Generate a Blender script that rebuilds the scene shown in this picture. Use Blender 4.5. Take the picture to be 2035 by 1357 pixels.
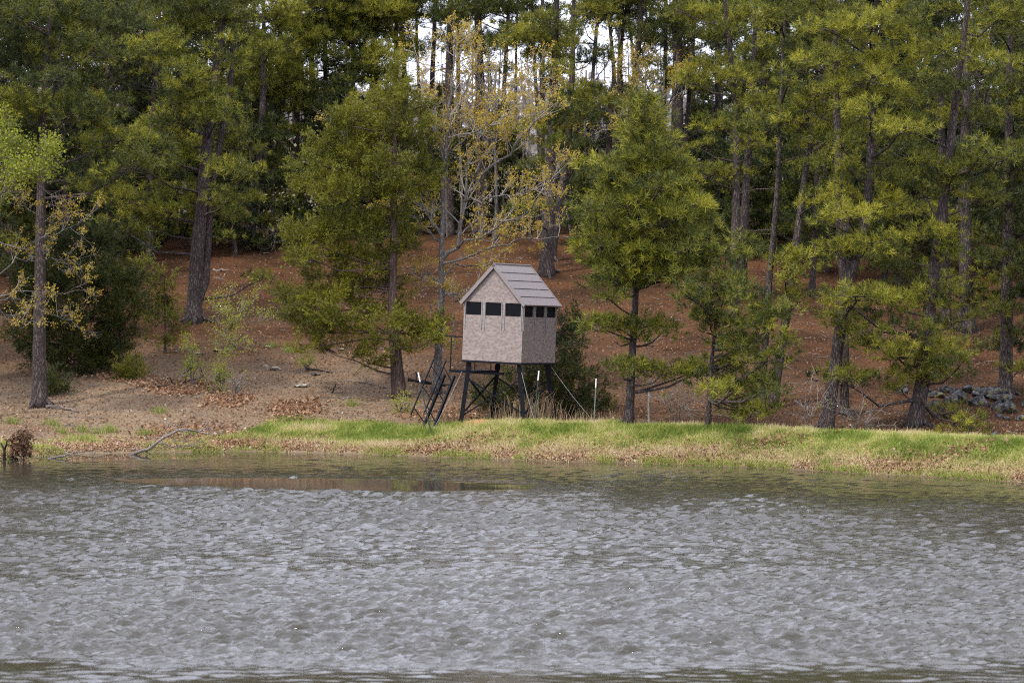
import bpy, math, random
import numpy as np
from mathutils import Vector, Matrix

# ------------------------------------------------------------------ camera, sky, sun, exposure
for o in list(bpy.data.objects):
    bpy.data.objects.remove(o)
SC = bpy.context.scene
COL = SC.collection
F = 5440.0                       # focal length in photo pixels (photo 2035 x 1357)
CAMZ = 4.6                       # eye height above the pond
HORIZON = 580.0                  # photo row of the horizon
PITCH = math.atan((678.5 - HORIZON) / F)
cam = bpy.data.cameras.new('camera')
cam.sensor_width = 36.0
cam.lens = 36.0 * F / 2035.0
cam.clip_start = 0.5
cam.clip_end = 6000
cam.dof.use_dof = True
cam.dof.focus_distance = 80.0
cam.dof.aperture_fstop = 2.4
camo = bpy.data.objects.new('camera', cam)
camo.location = (0, 0, CAMZ)
camo.rotation_euler = (math.pi / 2 - PITCH, 0, 0)
COL.objects.link(camo)
SC.camera = camo

SUN_AZ = math.radians(-142)      # direction towards the sun, measured from +Y clockwise (camera looks along +Y)
SUN_EL = math.radians(54)
w = bpy.data.worlds.new('World')
SC.world = w
w.use_nodes = True
nt = w.node_tree
nt.nodes.clear()
out = nt.nodes.new('ShaderNodeOutputWorld')
bg = nt.nodes.new('ShaderNodeBackground')
sky = nt.nodes.new('ShaderNodeTexSky')
sky.sky_type = 'NISHITA'
sky.sun_disc = False
sky.sun_elevation = SUN_EL
sky.sun_rotation = SUN_AZ
sky.air_density = 1.2
sky.dust_density = 2.0
bg.inputs['Strength'].default_value = 0.12
tc = nt.nodes.new('ShaderNodeTexCoord')
mp = nt.nodes.new('ShaderNodeMapping')
mp.inputs['Scale'].default_value = (1.2, 1.2, 3.0)
cn = nt.nodes.new('ShaderNodeTexNoise')
cn.inputs['Scale'].default_value = 2.0
cn.inputs['Detail'].default_value = 5
cr = nt.nodes.new('ShaderNodeValToRGB')
cr.color_ramp.elements[0].position = 0.30
cr.color_ramp.elements[0].color = (0.62, 0.62, 0.62, 1)
cr.color_ramp.elements[1].position = 0.58
cr.color_ramp.elements[1].color = (1, 1, 1, 1)
mx = nt.nodes.new('ShaderNodeMix')
mx.data_type = 'RGBA'
mx.inputs['B'].default_value = (16.2, 16.8, 20.6, 1)
nt.links.new(tc.outputs['Generated'], mp.inputs['Vector'])
nt.links.new(mp.outputs['Vector'], cn.inputs['Vector'])
nt.links.new(cn.outputs['Fac'], cr.inputs['Fac'])
nt.links.new(cr.outputs['Color'], mx.inputs['Factor'])
nt.links.new(sky.outputs['Color'], mx.inputs['A'])
nt.links.new(mx.outputs['Result'], bg.inputs['Color'])
nt.links.new(bg.outputs['Background'], out.inputs['Surface'])

sl = bpy.data.lights.new('sun', 'SUN')
sl.energy = 3.3
sl.angle = math.radians(3)
sl.color = (1.0, 0.955, 0.88)
so = bpy.data.objects.new('sun', sl)
sd = Vector((math.sin(SUN_AZ) * math.cos(SUN_EL), math.cos(SUN_AZ) * math.cos(SUN_EL), math.sin(SUN_EL)))
so.rotation_euler = sd.to_track_quat('Z', 'Y').to_euler()
so.location = (-30, -30, 60)
COL.objects.link(so)

SC.view_settings.view_transform = 'Standard'
SC.view_settings.look = 'None'
SC.view_settings.exposure = 0.04
SC.view_settings.gamma = 1.0
SC.cycles.filter_width = 1.1
SC.cycles.use_denoising = False
SC.cycles.max_bounces = 6
SC.cycles.diffuse_bounces = 2
SC.cycles.glossy_bounces = 3
SC.cycles.transmission_bounces = 3
SC.cycles.transparent_max_bounces = 4

rng = np.random.default_rng(11)
random.seed(5)

# ------------------------------------------------------------------ pixel <-> place
def ray(px, py):
    dx = (px - 1017.5) / F
    dz = (678.5 - py) / F
    c, s = math.cos(PITCH), math.sin(PITCH)
    d = np.array([dx, c + dz * s, -s + dz * c])
    return d / d[1]

def at(px, py, Y):
    d = ray(px, py)
    return np.array([d[0] * Y, Y, CAMZ + d[2] * Y])

def to_px(P):
    P = np.asarray(P, float)
    c, s = math.cos(PITCH), math.sin(PITCH)
    x, y, z = P[..., 0], P[..., 1], P[..., 2] - CAMZ
    dep = y * c - z * s
    up = y * s + z * c
    return 1017.5 + F * x / dep, 678.5 - F * up / dep

def sm(a, b, x):
    t = np.clip((x - a) / (b - a), 0, 1)
    return t * t * (3 - 2 * t)

# value noise, vectorised
_perm = np.random.default_rng(3).random((64, 64))
def vnoise(x, y):
    xi, yi = np.floor(x).astype(int), np.floor(y).astype(int)
    fx, fy = x - xi, y - yi
    fx, fy = fx * fx * (3 - 2 * fx), fy * fy * (3 - 2 * fy)
    g = lambda i, j: _perm[i % 64, j % 64]
    a = g(xi, yi) * (1 - fx) + g(xi + 1, yi) * fx
    b = g(xi, yi + 1) * (1 - fx) + g(xi + 1, yi + 1) * fx
    return a * (1 - fy) + b * fy
def fbm(x, y, o=3):
    r, a, t = 0, 1.0, 0
    for k in range(o):
        r = r + a * vnoise(x * 2 ** k + 17.3 * k, y * 2 ** k + 5.1 * k)
        t += a
        a *= .5
    return r / t

# ------------------------------------------------------------------ terrain
_sx = np.array([-80, -45, -25, -14.0, -12.5, -10.3, -7.5, -4.5, -2.4, -.67, 1.1, 3.8, 6.4, 8.7, 11, 12.4, 16, 24, 36, 80])
_sy = np.array([20, 55, 71, 75.1, 77.6, 78.6, 78.9, 77.7, 76.5, 75.6, 74.3, 73.2, 71.7, 69.4, 67.6, 66.2, 62.5, 54, 36, 15])
_hy = np.array([0, 70, 79, 84, 88, 102, 112, 122, 132, 145, 165, 200, 260, 340, 450, 600, 760, 1200, 4000])
_hz = np.array([0, .1, .5, 1.0, 1.55, 3.55, 5.2, 6.8, 7.9, 8.5, 7.8, 4, 1, 5, 21, 40, 47, 38, 25])
_hyf = np.linspace(0, 4000, 8001)
_hzf = np.interp(_hyf, _hy, _hz)
_k = np.ones(9) / 9
_hzf[10:-10] = np.convolve(_hzf, _k, 'same')[10:-10]
def shore(X):
    return np.interp(X, _sx, _sy) + .35 * (fbm(X * .9 + 9, X * 0 + 3) - .5)
def terrain(X, Y, fine=True):
    X = np.asarray(X, float); Y = np.asarray(Y, float)
    s = Y - shore(X)
    hill = np.interp(Y + 4 * (fbm(X * .06, Y * .06 + 7) - .5) * sm(82, 100, Y), _hyf, _hzf)
    hill = hill * sm(-1.5, 5.5, s)
    wr = sm(-5, 1, X)
    bl = np.interp(s, [0, .4, 2, 5, 10, 30], [0, .14, .34, .58, .8, .9])
    brt = np.interp(s, [0, .5, 1.6, 2.8, 4.2, 7, 12, 30], [0, .22, .6, .84, .86, .66, .45, .4])
    bank = bl * (1 - wr) + brt * wr
    k = .25
    h = np.clip(.5 + .5 * (hill - bank) / k, 0, 1)
    land = bank * (1 - h) + hill * h + k * h * (1 - h)
    bed = np.maximum(s * .12, -1.4)
    near = (15 - Y) * .2
    z = np.where(s > 0, land, np.maximum(bed, np.minimum(near, 3.1)))
    if fine:
        a = sm(.1, 1.5, s)
        z = z + a * ((fbm(X * .5, Y * .5) - .5) * .25 * sm(84, 95, Y) + (fbm(X * 2.1, Y * 2.1) - .5) * .10 + (fbm(X * 6, Y * 6, 2) - .5) * .05)
    return z

def ground_px(px, py, lo=60, hi=180):
    d = ray(px, py)
    Ys = np.linspace(lo, hi, 4801)
    Z = CAMZ + d[2] * Ys
    T = terrain(d[0] * Ys, Ys, False)
    i = np.argmax(T >= Z)
    if not (T >= Z).any():
        i = len(Ys) - 1
    Y = Ys[i]
    return np.array([d[0] * Y, Y, float(terrain(d[0] * Y, Y))])
def ground_at(X, Y):
    return np.array([X, Y, float(terrain(X, Y))])

# ------------------------------------------------------------------ mesh helpers
def mesh_tris(name, V, T, mats, attrs=None, smooth=False, quads=False):
    V = np.asarray(V, np.float32).reshape(-1, 3); T = np.asarray(T, np.int32)
    n = T.shape[1]
    me = bpy.data.meshes.new(name)
    me.vertices.add(len(V)); me.vertices.foreach_set('co', V.ravel())
    me.loops.add(T.size); me.loops.foreach_set('vertex_index', T.ravel())
    me.polygons.add(len(T)); me.polygons.foreach_set('loop_start', np.arange(0, T.size, n, dtype=np.int32))
    me.polygons.foreach_set('use_smooth', np.full(len(T), bool(smooth)))
    for k, (dom, arr) in (attrs or {}).items():
        a = me.attributes.new(k, 'FLOAT', dom)
        a.data.foreach_set('value', np.asarray(arr, np.float32).ravel())
    me.update(calc_edges=True)
    for m in (mats if isinstance(mats, (list, tuple)) else [mats]):
        me.materials.append(m)
    return me

def link(name, me, parent=None, loc=None):
    o = bpy.data.objects.new(name, me)
    COL.objects.link(o)
    if parent is not None:
        o.parent = parent
    if loc is not None:
        o.location = loc
    return o

def tag(o, label=None, cat=None, group=None, kind=None):
    if label: o['label'] = label
    if cat: o['category'] = cat
    if group: o['group'] = group
    if kind: o['kind'] = kind
    return o

def thing(name, label, cat, loc, group=None):
    o = bpy.data.objects.new(name, None)
    o.empty_display_size = .2
    COL.objects.link(o)
    o.location = tuple(float(v) for v in loc)
    return tag(o, label, cat, group)

class Solid:
    """collects quads / tris of tubes, boxes; builds one mesh"""
    def __init__(s):
        s.v = []; s.t = []; s.n = 0
    def raw(s, V, T):
        V = np.asarray(V, float); T = np.asarray(T, int)
        s.v.append(V); s.t.append(T + s.n); s.n += len(V)
    def tube(s, P, R, sides=6, cap=True, rough=0.0, seed=0):
        P = np.asarray(P, float); R = np.asarray(R, float) * np.ones(len(P))
        n = len(P)
        D = np.gradient(P, axis=0)
        D /= np.linalg.norm(D, axis=1)[:, None] + 1e-9
        ref = np.array([0, 1.0, 0]) if abs(D[:, 2]).mean() > .5 else np.array([0, 0, 1.0])
        A = np.cross(D, ref); A /= np.linalg.norm(A, axis=1)[:, None] + 1e-9
        B = np.cross(D, A)
        th = np.arange(sides) * 2 * math.pi / sides
        rr = R[:, None] * np.ones((n, sides))
        if rough:
            r2 = np.random.default_rng(seed)
            rr = rr * (1 + rough * r2.normal(size=(n, sides)) + rough * r2.normal(size=(1, sides)))
        V = P[:, None, :] + rr[..., None] * (np.cos(th)[None, :, None] * A[:, None, :] + np.sin(th)[None, :, None] * B[:, None, :])
        V = V.reshape(-1, 3)
        i = np.arange(n - 1)[:, None] * sides; j = np.arange(sides)[None, :]; j2 = (j + 1) % sides
        a = (i + j).ravel(); b = (i + j2).ravel(); c = (i + sides + j2).ravel(); d = (i + sides + j).ravel()
        T = np.concatenate([np.stack([a, b, c], 1), np.stack([a, c, d], 1)])
        if cap:
            V = np.concatenate([V, P[[0, -1]]])
            k = n * sides
            jj = np.arange(sides); j3 = (jj + 1) % sides
            T = np.concatenate([T, np.stack([jj * 0 + k, j3, jj], 1), np.stack([jj * 0 + k + 1, (n - 1) * sides + jj, (n - 1) * sides + j3], 1)])
        s.raw(V, T)
    def box(s, c, size, M=None):
        x, y, z = np.asarray(size, float) / 2
        V = np.array([[i, j, k] for i in (-x, x) for j in (-y, y) for k in (-z, z)]) + np.asarray(c, float)
        if M is not None:
            V = V @ np.asarray(M)[:3, :3].T + np.asarray(M)[:3, 3]
        T = [[0, 1, 3], [0, 3, 2], [4, 6, 7], [4, 7, 5], [0, 4, 5], [0, 5, 1], [2, 3, 7], [2, 7, 6], [0, 2, 6], [0, 6, 4], [1, 5, 7], [1, 7, 3]]
        s.raw(V, T)
    def bar(s, a, b, w, h=None):
        """square bar from a to b"""
        a = np.asarray(a, float); b = np.asarray(b, float); h = h or w
        d = b - a; L = np.linalg.norm(d); d /= L
        ref = np.array([0, 0, 1.0]) if abs(d[2]) < .9 else np.array([1.0, 0, 0])
        u = np.cross(ref, d); u /= np.linalg.norm(u); v = np.cross(d, u)
        M = np.eye(4); M[:3, 0] = d; M[:3, 1] = u; M[:3, 2] = v; M[:3, 3] = (a + b) / 2
        s.box((0, 0, 0), (L, w, h), M)
    def build(s, name, mat, parent=None, org=(0, 0, 0), smooth=False, attrs=None):
        V = np.concatenate(s.v) - np.asarray(org); T = np.concatenate(s.t)
        return link(name, mesh_tris(name, V, T, mat, attrs, smooth), parent)

# ------------------------------------------------------------------ materials
def newmat(name):
    m = bpy.data.materials.new(name); m.use_nodes = True
    nt = m.node_tree; nt.nodes.clear()
    o = nt.nodes.new('ShaderNodeOutputMaterial')
    return m, nt, o
def N(nt, t, **kw):
    n = nt.nodes.new(t)
    for k, v in kw.items():
        if k in n.inputs: n.inputs[k].default_value = v
        else: setattr(n, k, v)
    return n
def ramp(nt, stops, fac=None, interp='LINEAR'):
    r = nt.nodes.new('ShaderNodeValToRGB')
    r.color_ramp.interpolation = interp
    e = r.color_ramp.elements
    while len(e) < len(stops): e.new(.5)
    for k, (p, c) in enumerate(stops):
        e[k].position = p; e[k].color = (*c, 1) if len(c) == 3 else c
    if fac is not None: nt.links.new(fac, r.inputs['Fac'])
    return r
def mixc(nt, fac, a, b, mode='MIX'):
    m = nt.nodes.new('ShaderNodeMix'); m.data_type = 'RGBA'; m.blend_type = mode
    for sock, v in (('Factor', fac), ('A', a), ('B', b)):
        if hasattr(v, 'is_linked'): nt.links.new(v, m.inputs[sock])
        elif isinstance(v, (int, float)): m.inputs[sock].default_value = v
        else: m.inputs[sock].default_value = (*v, 1)
    return m.outputs['Result']
def coords(nt, scale=(1, 1, 1), kind='Object'):
    t = nt.nodes.new('ShaderNodeTexCoord'); m = nt.nodes.new('ShaderNodeMapping')
    m.inputs['Scale'].default_value = scale
    nt.links.new(t.outputs[kind], m.inputs['Vector'])
    return m.outputs['Vector']
def noise(nt, vec, scale, detail=4, rough=.55):
    n = N(nt, 'ShaderNodeTexNoise'); n.inputs['Scale'].default_value = scale
    n.inputs['Detail'].default_value = detail; n.inputs['Roughness'].default_value = rough
    nt.links.new(vec, n.inputs['Vector'])
    return n.outputs['Fac']
def bsdf(nt, out, color, rough=.8, bump=None, bumpd=.02, spec=.3, metal=0):
    b = nt.nodes.new('ShaderNodeBsdfPrincipled')
    if hasattr(color, 'is_linked'): nt.links.new(color, b.inputs['Base Color'])
    else: b.inputs['Base Color'].default_value = (*color, 1)
    b.inputs['Roughness'].default_value = rough
    b.inputs['Specular IOR Level'].default_value = spec
    b.inputs['Metallic'].default_value = metal
    if bump is not None:
        bp = nt.nodes.new('ShaderNodeBump'); bp.inputs['Distance'].default_value = bumpd; bp.inputs['Strength'].default_value = 1
        nt.links.new(bump, bp.inputs['Height']); nt.links.new(bp.outputs['Normal'], b.inputs['Normal'])
    nt.links.new(b.outputs['BSDF'], out.inputs['Surface'])
    return b

def leaf_mat(name, stops, trans=.3, rough=.55):
    m, nt, o = newmat(name)
    a = N(nt, 'ShaderNodeAttribute', attribute_name='tone')
    r = ramp(nt, stops, a.outputs['Fac'])
    d = nt.nodes.new('ShaderNodeBsdfPrincipled'); d.inputs['Roughness'].default_value = rough
    d.inputs['Specular IOR Level'].default_value = .35
    t = nt.nodes.new('ShaderNodeBsdfTranslucent')
    nt.links.new(r.outputs['Color'], d.inputs['Base Color']); nt.links.new(r.outputs['Color'], t.inputs['Color'])
    mx = nt.nodes.new('ShaderNodeMixShader'); mx.inputs[0].default_value = trans
    nt.links.new(d.outputs['BSDF'], mx.inputs[1]); nt.links.new(t.outputs['BSDF'], mx.inputs[2])
    nt.links.new(mx.outputs['Shader'], o.inputs['Surface'])
    return m
M = {}
M['pine'] = leaf_mat('pine_needles', [(0, (.016, .028, .006)), (.40, (.066, .078, .010)), (.62, (.150, .158, .016)), (1, (.330, .310, .028))], .2)  # wide tone span; the canopy's sun and shade contrast is put into the colour
M['cedar'] = leaf_mat('cedar_sprays', [(0, (.018, .030, .005)), (.5, (.080, .086, .007)), (1, (.235, .225, .013))], .25)
M['bud'] = leaf_mat('young_leaves', [(0, (.24, .145, .022)), (.5, (.44, .31, .035)), (1, (.50, .42, .06))], .45)
M['green_leaf'] = leaf_mat('spring_leaves', [(0, (.11, .14, .015)), (.5, (.25, .275, .022)), (1, (.38, .39, .035))], .45)
M['grass'] = leaf_mat('grass_blades', [(0, (.14, .20, .025)), (.30, (.31, .36, .070)), (.58, (.50, .46, .17)), (1, (.62, .50, .30))], .35, .7)
M['litter'] = leaf_mat('dead_leaves', [(0, (.075, .040, .022)), (.45, (.22, .115, .055)), (.8, (.42, .26, .15)), (1, (.55, .46, .36))], .15, .8)
M['straw'] = leaf_mat('dry_stems', [(0, (.22, .13, .07)), (1, (.50, .38, .22))], .25, .8)
M['brush'] = leaf_mat('far_brush', [(0, (.05, .05, .02)), (.5, (.12, .115, .04)), (.8, (.24, .22, .10)), (1, (.30, .26, .20))], .3, .8)
M['farwood'] = leaf_mat('far_wood', [(0, (.10, .11, .07)), (.4, (.20, .18, .17)), (.8, (.26, .23, .23)), (1, (.32, .30, .18))], .3, .9)  # bare-wood grey, with distance haze painted into the tone

def bark(name, dark, mid, pale, sc=(9, 9, 2.6), bd=.03):
    m, nt, o = newmat(name)
    v = coords(nt, sc)
    wv = N(nt, 'ShaderNodeTexVoronoi', feature='DISTANCE_TO_EDGE'); wv.inputs['Scale'].default_value = 1.5
    n1 = noise(nt, v, 1.4, 3)
    off = N(nt, 'ShaderNodeVectorMath', operation='ADD')
    nn = N(nt, 'ShaderNodeTexNoise'); nn.inputs['Scale'].default_value = 2.2
    nt.links.new(v, nn.inputs['Vector'])
    nt.links.new(v, off.inputs[0]); nt.links.new(nn.outputs['Color'], off.inputs[1])
    nt.links.new(off.outputs[0], wv.inputs['Vector'])
    r = ramp(nt, [(0, dark), (.12, mid), (.45, pale)], wv.outputs['Distance'])
    c = mixc(nt, n1, r.outputs['Color'], mid)
    big = noise(nt, coords(nt, (1.2, 1.2, .5)), 1.3, 3)
    lich = ramp(nt, [(.45, (.8, .8, .8)), (.7, (1.25, 1.22, 1.2))], big)
    c = mixc(nt, 1.0, c, lich.outputs['Color'], 'MULTIPLY')
    hr = ramp(nt, [(0, (0, 0, 0)), (.2, (1, 1, 1))], wv.outputs['Distance'])
    bsdf(nt, o, c, .9, hr.outputs['Color'], bd, .15)
    return m
M['bark'] = bark('pine_bark', (.030, .024, .022), (.098, .078, .070), (.185, .150, .132))
M['cedar_bark'] = bark('cedar_bark', (.045, .030, .024), (.12, .082, .066), (.20, .15, .125), (16, 16, 1.2), .02)
M['oak_bark'] = bark('oak_bark', (.05, .045, .042), (.17, .155, .14), (.34, .32, .30), (14, 14, 3), .015)
M['pale_bark'] = bark('pale_twig_bark', (.14, .12, .105), (.33, .295, .255), (.50, .46, .40), (20, 20, 6), .005)
M['dead_wood'] = bark('dead_wood', (.09, .075, .065), (.25, .21, .18), (.40, .35, .31), (18, 18, 5), .01)
M['char_log'] = bark('dark_log', (.012, .010, .009), (.040, .032, .028), (.09, .075, .066), (9, 9, 4), .03)

# ground
m, nt, o = newmat('forest_floor'); M['ground'] = m
v = coords(nt)
g = N(nt, 'ShaderNodeAttribute', attribute_name='w_grass').outputs['Fac']
pl = N(nt, 'ShaderNodeAttribute', attribute_name='w_pale').outputs['Fac']
fa = N(nt, 'ShaderNodeAttribute', attribute_name='w_far').outputs['Fac']
mu = N(nt, 'ShaderNodeAttribute', attribute_name='w_mud').outputs['Fac']
nf = noise(nt, v, 14, 6, .7); nm = noise(nt, v, 2.2, 5, .6); nl = noise(nt, v, .35, 3)
straw = ramp(nt, [(.30, (.020, .011, .006)), (.45, (.062, .030, .014)), (.58, (.110, .053, .024)), (.75, (.20, .118, .064))], nf)  # needle straw, darkened to paint in the tree shade on the hillside
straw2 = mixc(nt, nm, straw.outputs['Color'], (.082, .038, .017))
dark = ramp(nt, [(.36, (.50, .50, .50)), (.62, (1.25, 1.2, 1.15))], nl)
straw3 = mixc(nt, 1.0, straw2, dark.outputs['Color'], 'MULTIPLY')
pale = ramp(nt, [(.30, (.11, .075, .055)), (.48, (.225, .160, .098)), (.62, (.31, .235, .150)), (.78, (.42, .35, .25))], nf)
c = mixc(nt, pl, straw3, pale.outputs['Color'])
grs = ramp(nt, [(.3, (.16, .17, .035)), (.5, (.28, .27, .06)), (.72, (.44, .35, .17))], nm)
c = mixc(nt, g, c, grs.outputs['Color'])
c = mixc(nt, mu, c, (.16, .115, .07))
farc = ramp(nt, [(.35, (.13, .12, .09)), (.6, (.23, .20, .18))], noise(nt, v, .05, 5))
c = mixc(nt, fa, c, farc.outputs['Color'])
hb = nt.nodes.new('ShaderNodeMath'); hb.operation = 'ADD'; nt.links.new(nf, hb.inputs[0]); nt.links.new(nm, hb.inputs[1])
bsdf(nt, o, c, .95, hb.outputs[0], .05, .1)

# water
m, nt, o = newmat('pond_water'); M['water'] = m
b = bsdf(nt, o, (.035, .032, .018), .04, None, 0, .5)
b.inputs['IOR'].default_value = 1.333
v = coords(nt)
b.inputs['Base Color'].default_value = (.042, .038, .025, 1)
wa = N(nt, 'ShaderNodeAttribute', attribute_name='wind').outputs['Fac']
rip = noise(nt, coords(nt, (1.0, 1.25, 1)), 15, 3, .6)
mu_ = nt.nodes.new('ShaderNodeMath'); mu_.operation = 'MULTIPLY'; nt.links.new(rip, mu_.inputs[0]); nt.links.new(wa, mu_.inputs[1])
bp = nt.nodes.new('ShaderNodeBump'); bp.inputs['Strength'].default_value = 1; bp.inputs['Distance'].default_value = .022
nt.links.new(mu_.outputs[0], bp.inputs['Height']); nt.links.new(bp.outputs['Normal'], b.inputs['Normal'])

def plain(name, col, rough=.6, spec=.4, metal=0, var=.12, sc=6):
    m, nt, o = newmat(name)
    n = noise(nt, coords(nt), sc, 5, .65)
    r = ramp(nt, [(.3, tuple(x * (1 - var) for x in col)), (.7, tuple(min(1, x * (1 + var)) for x in col))], n)
    bsdf(nt, o, r.outputs['Color'], rough, None, 0, spec, metal)
    return m
M['black_steel'] = plain('black_painted_steel', (.007, .008, .011), .55, .12, 0, .3)
M['white_paint'] = plain('white_post_cap', (.80, .80, .80), .6, .3, 0, .04)
M['post_green'] = plain('green_post_steel', (.035, .065, .050), .5, .4, 0, .3)
M['post_grey'] = plain('grey_green_post_steel', (.20, .25, .22), .5, .4, 0, .2)
M['cable'] = plain('galvanised_cable', (.30, .30, .30), .5, .3, .3, .1)
M['soil'] = plain('orange_soil', (.36, .19, .085), .95, .1, 0, .3, 9)
M['track'] = plain('window_track_metal', (.27, .255, .25), .45, .5, .2, .1)
m, nt, o = newmat('tinted_window_glass'); M['glass'] = m
b = bsdf(nt, o, (.006, .007, .009), .35, None, 0, .06)
m, nt, o = newmat('dark_interior'); M['interior'] = m
bsdf(nt, o, (.02, .02, .02), .9)
# camouflage cloth-like pattern on the walls
m, nt, o = newmat('taupe_camouflage_panel'); M['camo'] = m
v = coords(nt, (1, 1, 1))
nn = N(nt, 'ShaderNodeTexNoise'); nn.inputs['Scale'].default_value = 7; nt.links.new(v, nn.inputs['Vector'])
ad = N(nt, 'ShaderNodeVectorMath', operation='MULTIPLY_ADD'); ad.inputs[1].default_value = (.13, .13, .13)
nt.links.new(nn.outputs['Color'], ad.inputs[0]); nt.links.new(v, ad.inputs[2])
mp = N(nt, 'ShaderNodeMapping'); mp.inputs['Scale'].default_value = (8.5, 8.5, 16); nt.links.new(ad.outputs[0], mp.inputs['Vector'])
vo = N(nt, 'ShaderNodeTexVoronoi', feature='F1'); vo.inputs['Scale'].default_value = 1; nt.links.new(mp.outputs['Vector'], vo.inputs['Vector'])
fine = noise(nt, v, 45, 3)
r = ramp(nt, [(.10, (.165, .130, .114)), (.36, (.205, .164, .144)), (.52, (.250, .202, .177)), (.75, (.300, .248, .221))], vo.outputs['Distance'])
c = mixc(nt, .25, r.outputs['Color'], ramp(nt, [(.35, (.15, .12, .107)), (.65, (.37, .31, .28))], fine).outputs['Color'])
bsdf(nt, o, c, .75, fine, .003, .2)
m, nt, o = newmat('taupe_roof_metal'); M['roof'] = m
fine = noise(nt, coords(nt, (6, 6, 20)), 5, 4)
r = ramp(nt, [(.35, (.175, .147, .139)), (.65, (.25, .213, .202))], fine)
bsdf(nt, o, r.outputs['Color'], .5, fine, .002, .4)
m, nt, o = newmat('lichen_rock'); M['rock'] = m
v = coords(nt)
nb = noise(nt, v, 6, 7, .72); nl = noise(nt, v, 9, 4)
c = ramp(nt, [(.34, (.018, .017, .016)), (.5, (.085, .082, .078)), (.66, (.27, .265, .255))], nb).outputs['Color']
lm = ramp(nt, [(.60, (0, 0, 0)), (.68, (1, 1, 1))], noise(nt, v, 1.8, 3)).outputs['Color']
c = mixc(nt, lm, c, (.20, .17, .035))
bsdf(nt, o, c, .95, nb, .05, .1)
M['pale_rock'] = plain('pale_weathered_rock', (.30, .27, .22), .95, .1, 0, .5, 9)

# ------------------------------------------------------------------ ground sheet
def axis(dense, step, outer):
    a = np.arange(dense[0], dense[1] + 1e-6, step)
    return np.unique(np.concatenate([outer, a]))
gx = axis((-24, 24), .22, np.concatenate([-np.geomspace(25, 2500, 26), np.geomspace(25, 2500, 26)]))
gy = axis((60, 128), .22, np.concatenate([[-400, -150, -60, -20, -8, 0, 5, 10, 13, 15, 17, 22, 30, 40, 50, 55, 58], np.geomspace(129, 4000, 70)]))
GX, GY = np.meshgrid(gx, gy)
GZ = terrain(GX, GY)
def terrain(X, Y, fine=True):
    """height of the ground sheet as built"""
    X = np.asarray(X, float); Y = np.asarray(Y, float)
    i = np.clip(np.searchsorted(gx, X) - 1, 0, len(gx) - 2); j = np.clip(np.searchsorted(gy, Y) - 1, 0, len(gy) - 2)
    u = (X - gx[i]) / (gx[i + 1] - gx[i]); v = (Y - gy[j]) / (gy[j + 1] - gy[j])
    return (GZ[j, i] * (1 - u) + GZ[j, i + 1] * u) * (1 - v) + (GZ[j + 1, i] * (1 - u) + GZ[j + 1, i + 1] * u) * v
def grid_tris(nx, ny):
    i = np.arange(ny - 1)[:, None] * nx + np.arange(nx - 1)[None, :]
    return np.stack([i, i + 1, i + nx + 1, i + nx], -1).reshape(-1, 4)
S = GY - shore(GX)
def grass_w(X, Y):
    """where the bank carries grass: a strip on the right bank that runs out towards the left"""
    s = Y - shore(X)
    px, _ = to_px(np.stack([X, Y, X * 0 + .6], -1))
    wid = np.interp(px, [200, 420, 560, 760, 900, 1200, 2035], [0, 1.2, 4.2, 4.3, 4.6, 4.4, 4.2])
    lo = np.interp(px, [200, 420, 560, 900], [2.0, 1.0, .3, .12])
    n = (fbm(X * 1.1, Y * 1.1) - .5) * 2.2
    return sm(0, .6, s - lo + n * .4) * sm(0, .9, wid - s + n * .6) * sm(200, 520, px)
wg = grass_w(GX, GY) * .85
wp = np.clip(sm(100, 83, GY) * (.12 + .8 * sm(1, -6, GX)) + .25 * sm(3, 0, S) + (fbm(GX * .3, GY * .3) - .5) * .5, 0, 1) * sm(112, 100, GY)  # pale shore ground; held back on the right to paint shade there
wf = sm(140, 200, GY)
wm = sm(.02, -.2, S)
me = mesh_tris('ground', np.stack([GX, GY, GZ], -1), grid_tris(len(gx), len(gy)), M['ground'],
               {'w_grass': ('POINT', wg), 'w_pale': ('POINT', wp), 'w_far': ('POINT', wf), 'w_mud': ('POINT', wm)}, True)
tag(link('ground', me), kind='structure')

# ------------------------------------------------------------------ water with real waves
wt = np.concatenate([[-9, -5, -3, -2, -1.6], np.linspace(-1.4, 1.4, 370), [1.6, 2, 3, 5, 9]])
wy = [29.5]
while wy[-1] < 81: wy.append(wy[-1] + .050 + (wy[-1] - 30) * .0016)
wy = np.concatenate([np.array([10., 14, 18, 22, 25, 27, 28.5]), np.array(wy), np.array([83, 86, 90, 95.])])
WT, WY = np.meshgrid(wt, wy)
WX = WT * (2.2 + .19 * WY)
WS = shore(WX) - WY
wr = np.random.default_rng(8)
H = np.zeros_like(WX)
wind = math.radians(250)
for lam, amp, n in ((1.2, .12, 6), (.55, .24, 12), (.34, .40, 20), (.23, .52, 28), (.16, .46, 28)):
    for _ in range(n):
        L = lam * wr.uniform(.8, 1.25)
        th = wind + wr.normal(0, .46)
        k = 2 * math.pi / L
        ph = wr.uniform(0, 6.28)
        # slope per component shared so that each octave has rms slope "amp"
        a = amp * math.sqrt(2) / math.sqrt(n) / k
        arg = k * (math.cos(th) * WX + math.sin(th) * WY) + ph
        env = .75 + .5 * vnoise(WX * .35 / lam ** .5 + ph * 3, WY * .22 / lam ** .5 + lam * 9)
        H += a * env * np.sin(arg)
px_, py_ = to_px(np.stack([WX, WY, 0 * WX], -1))
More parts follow.
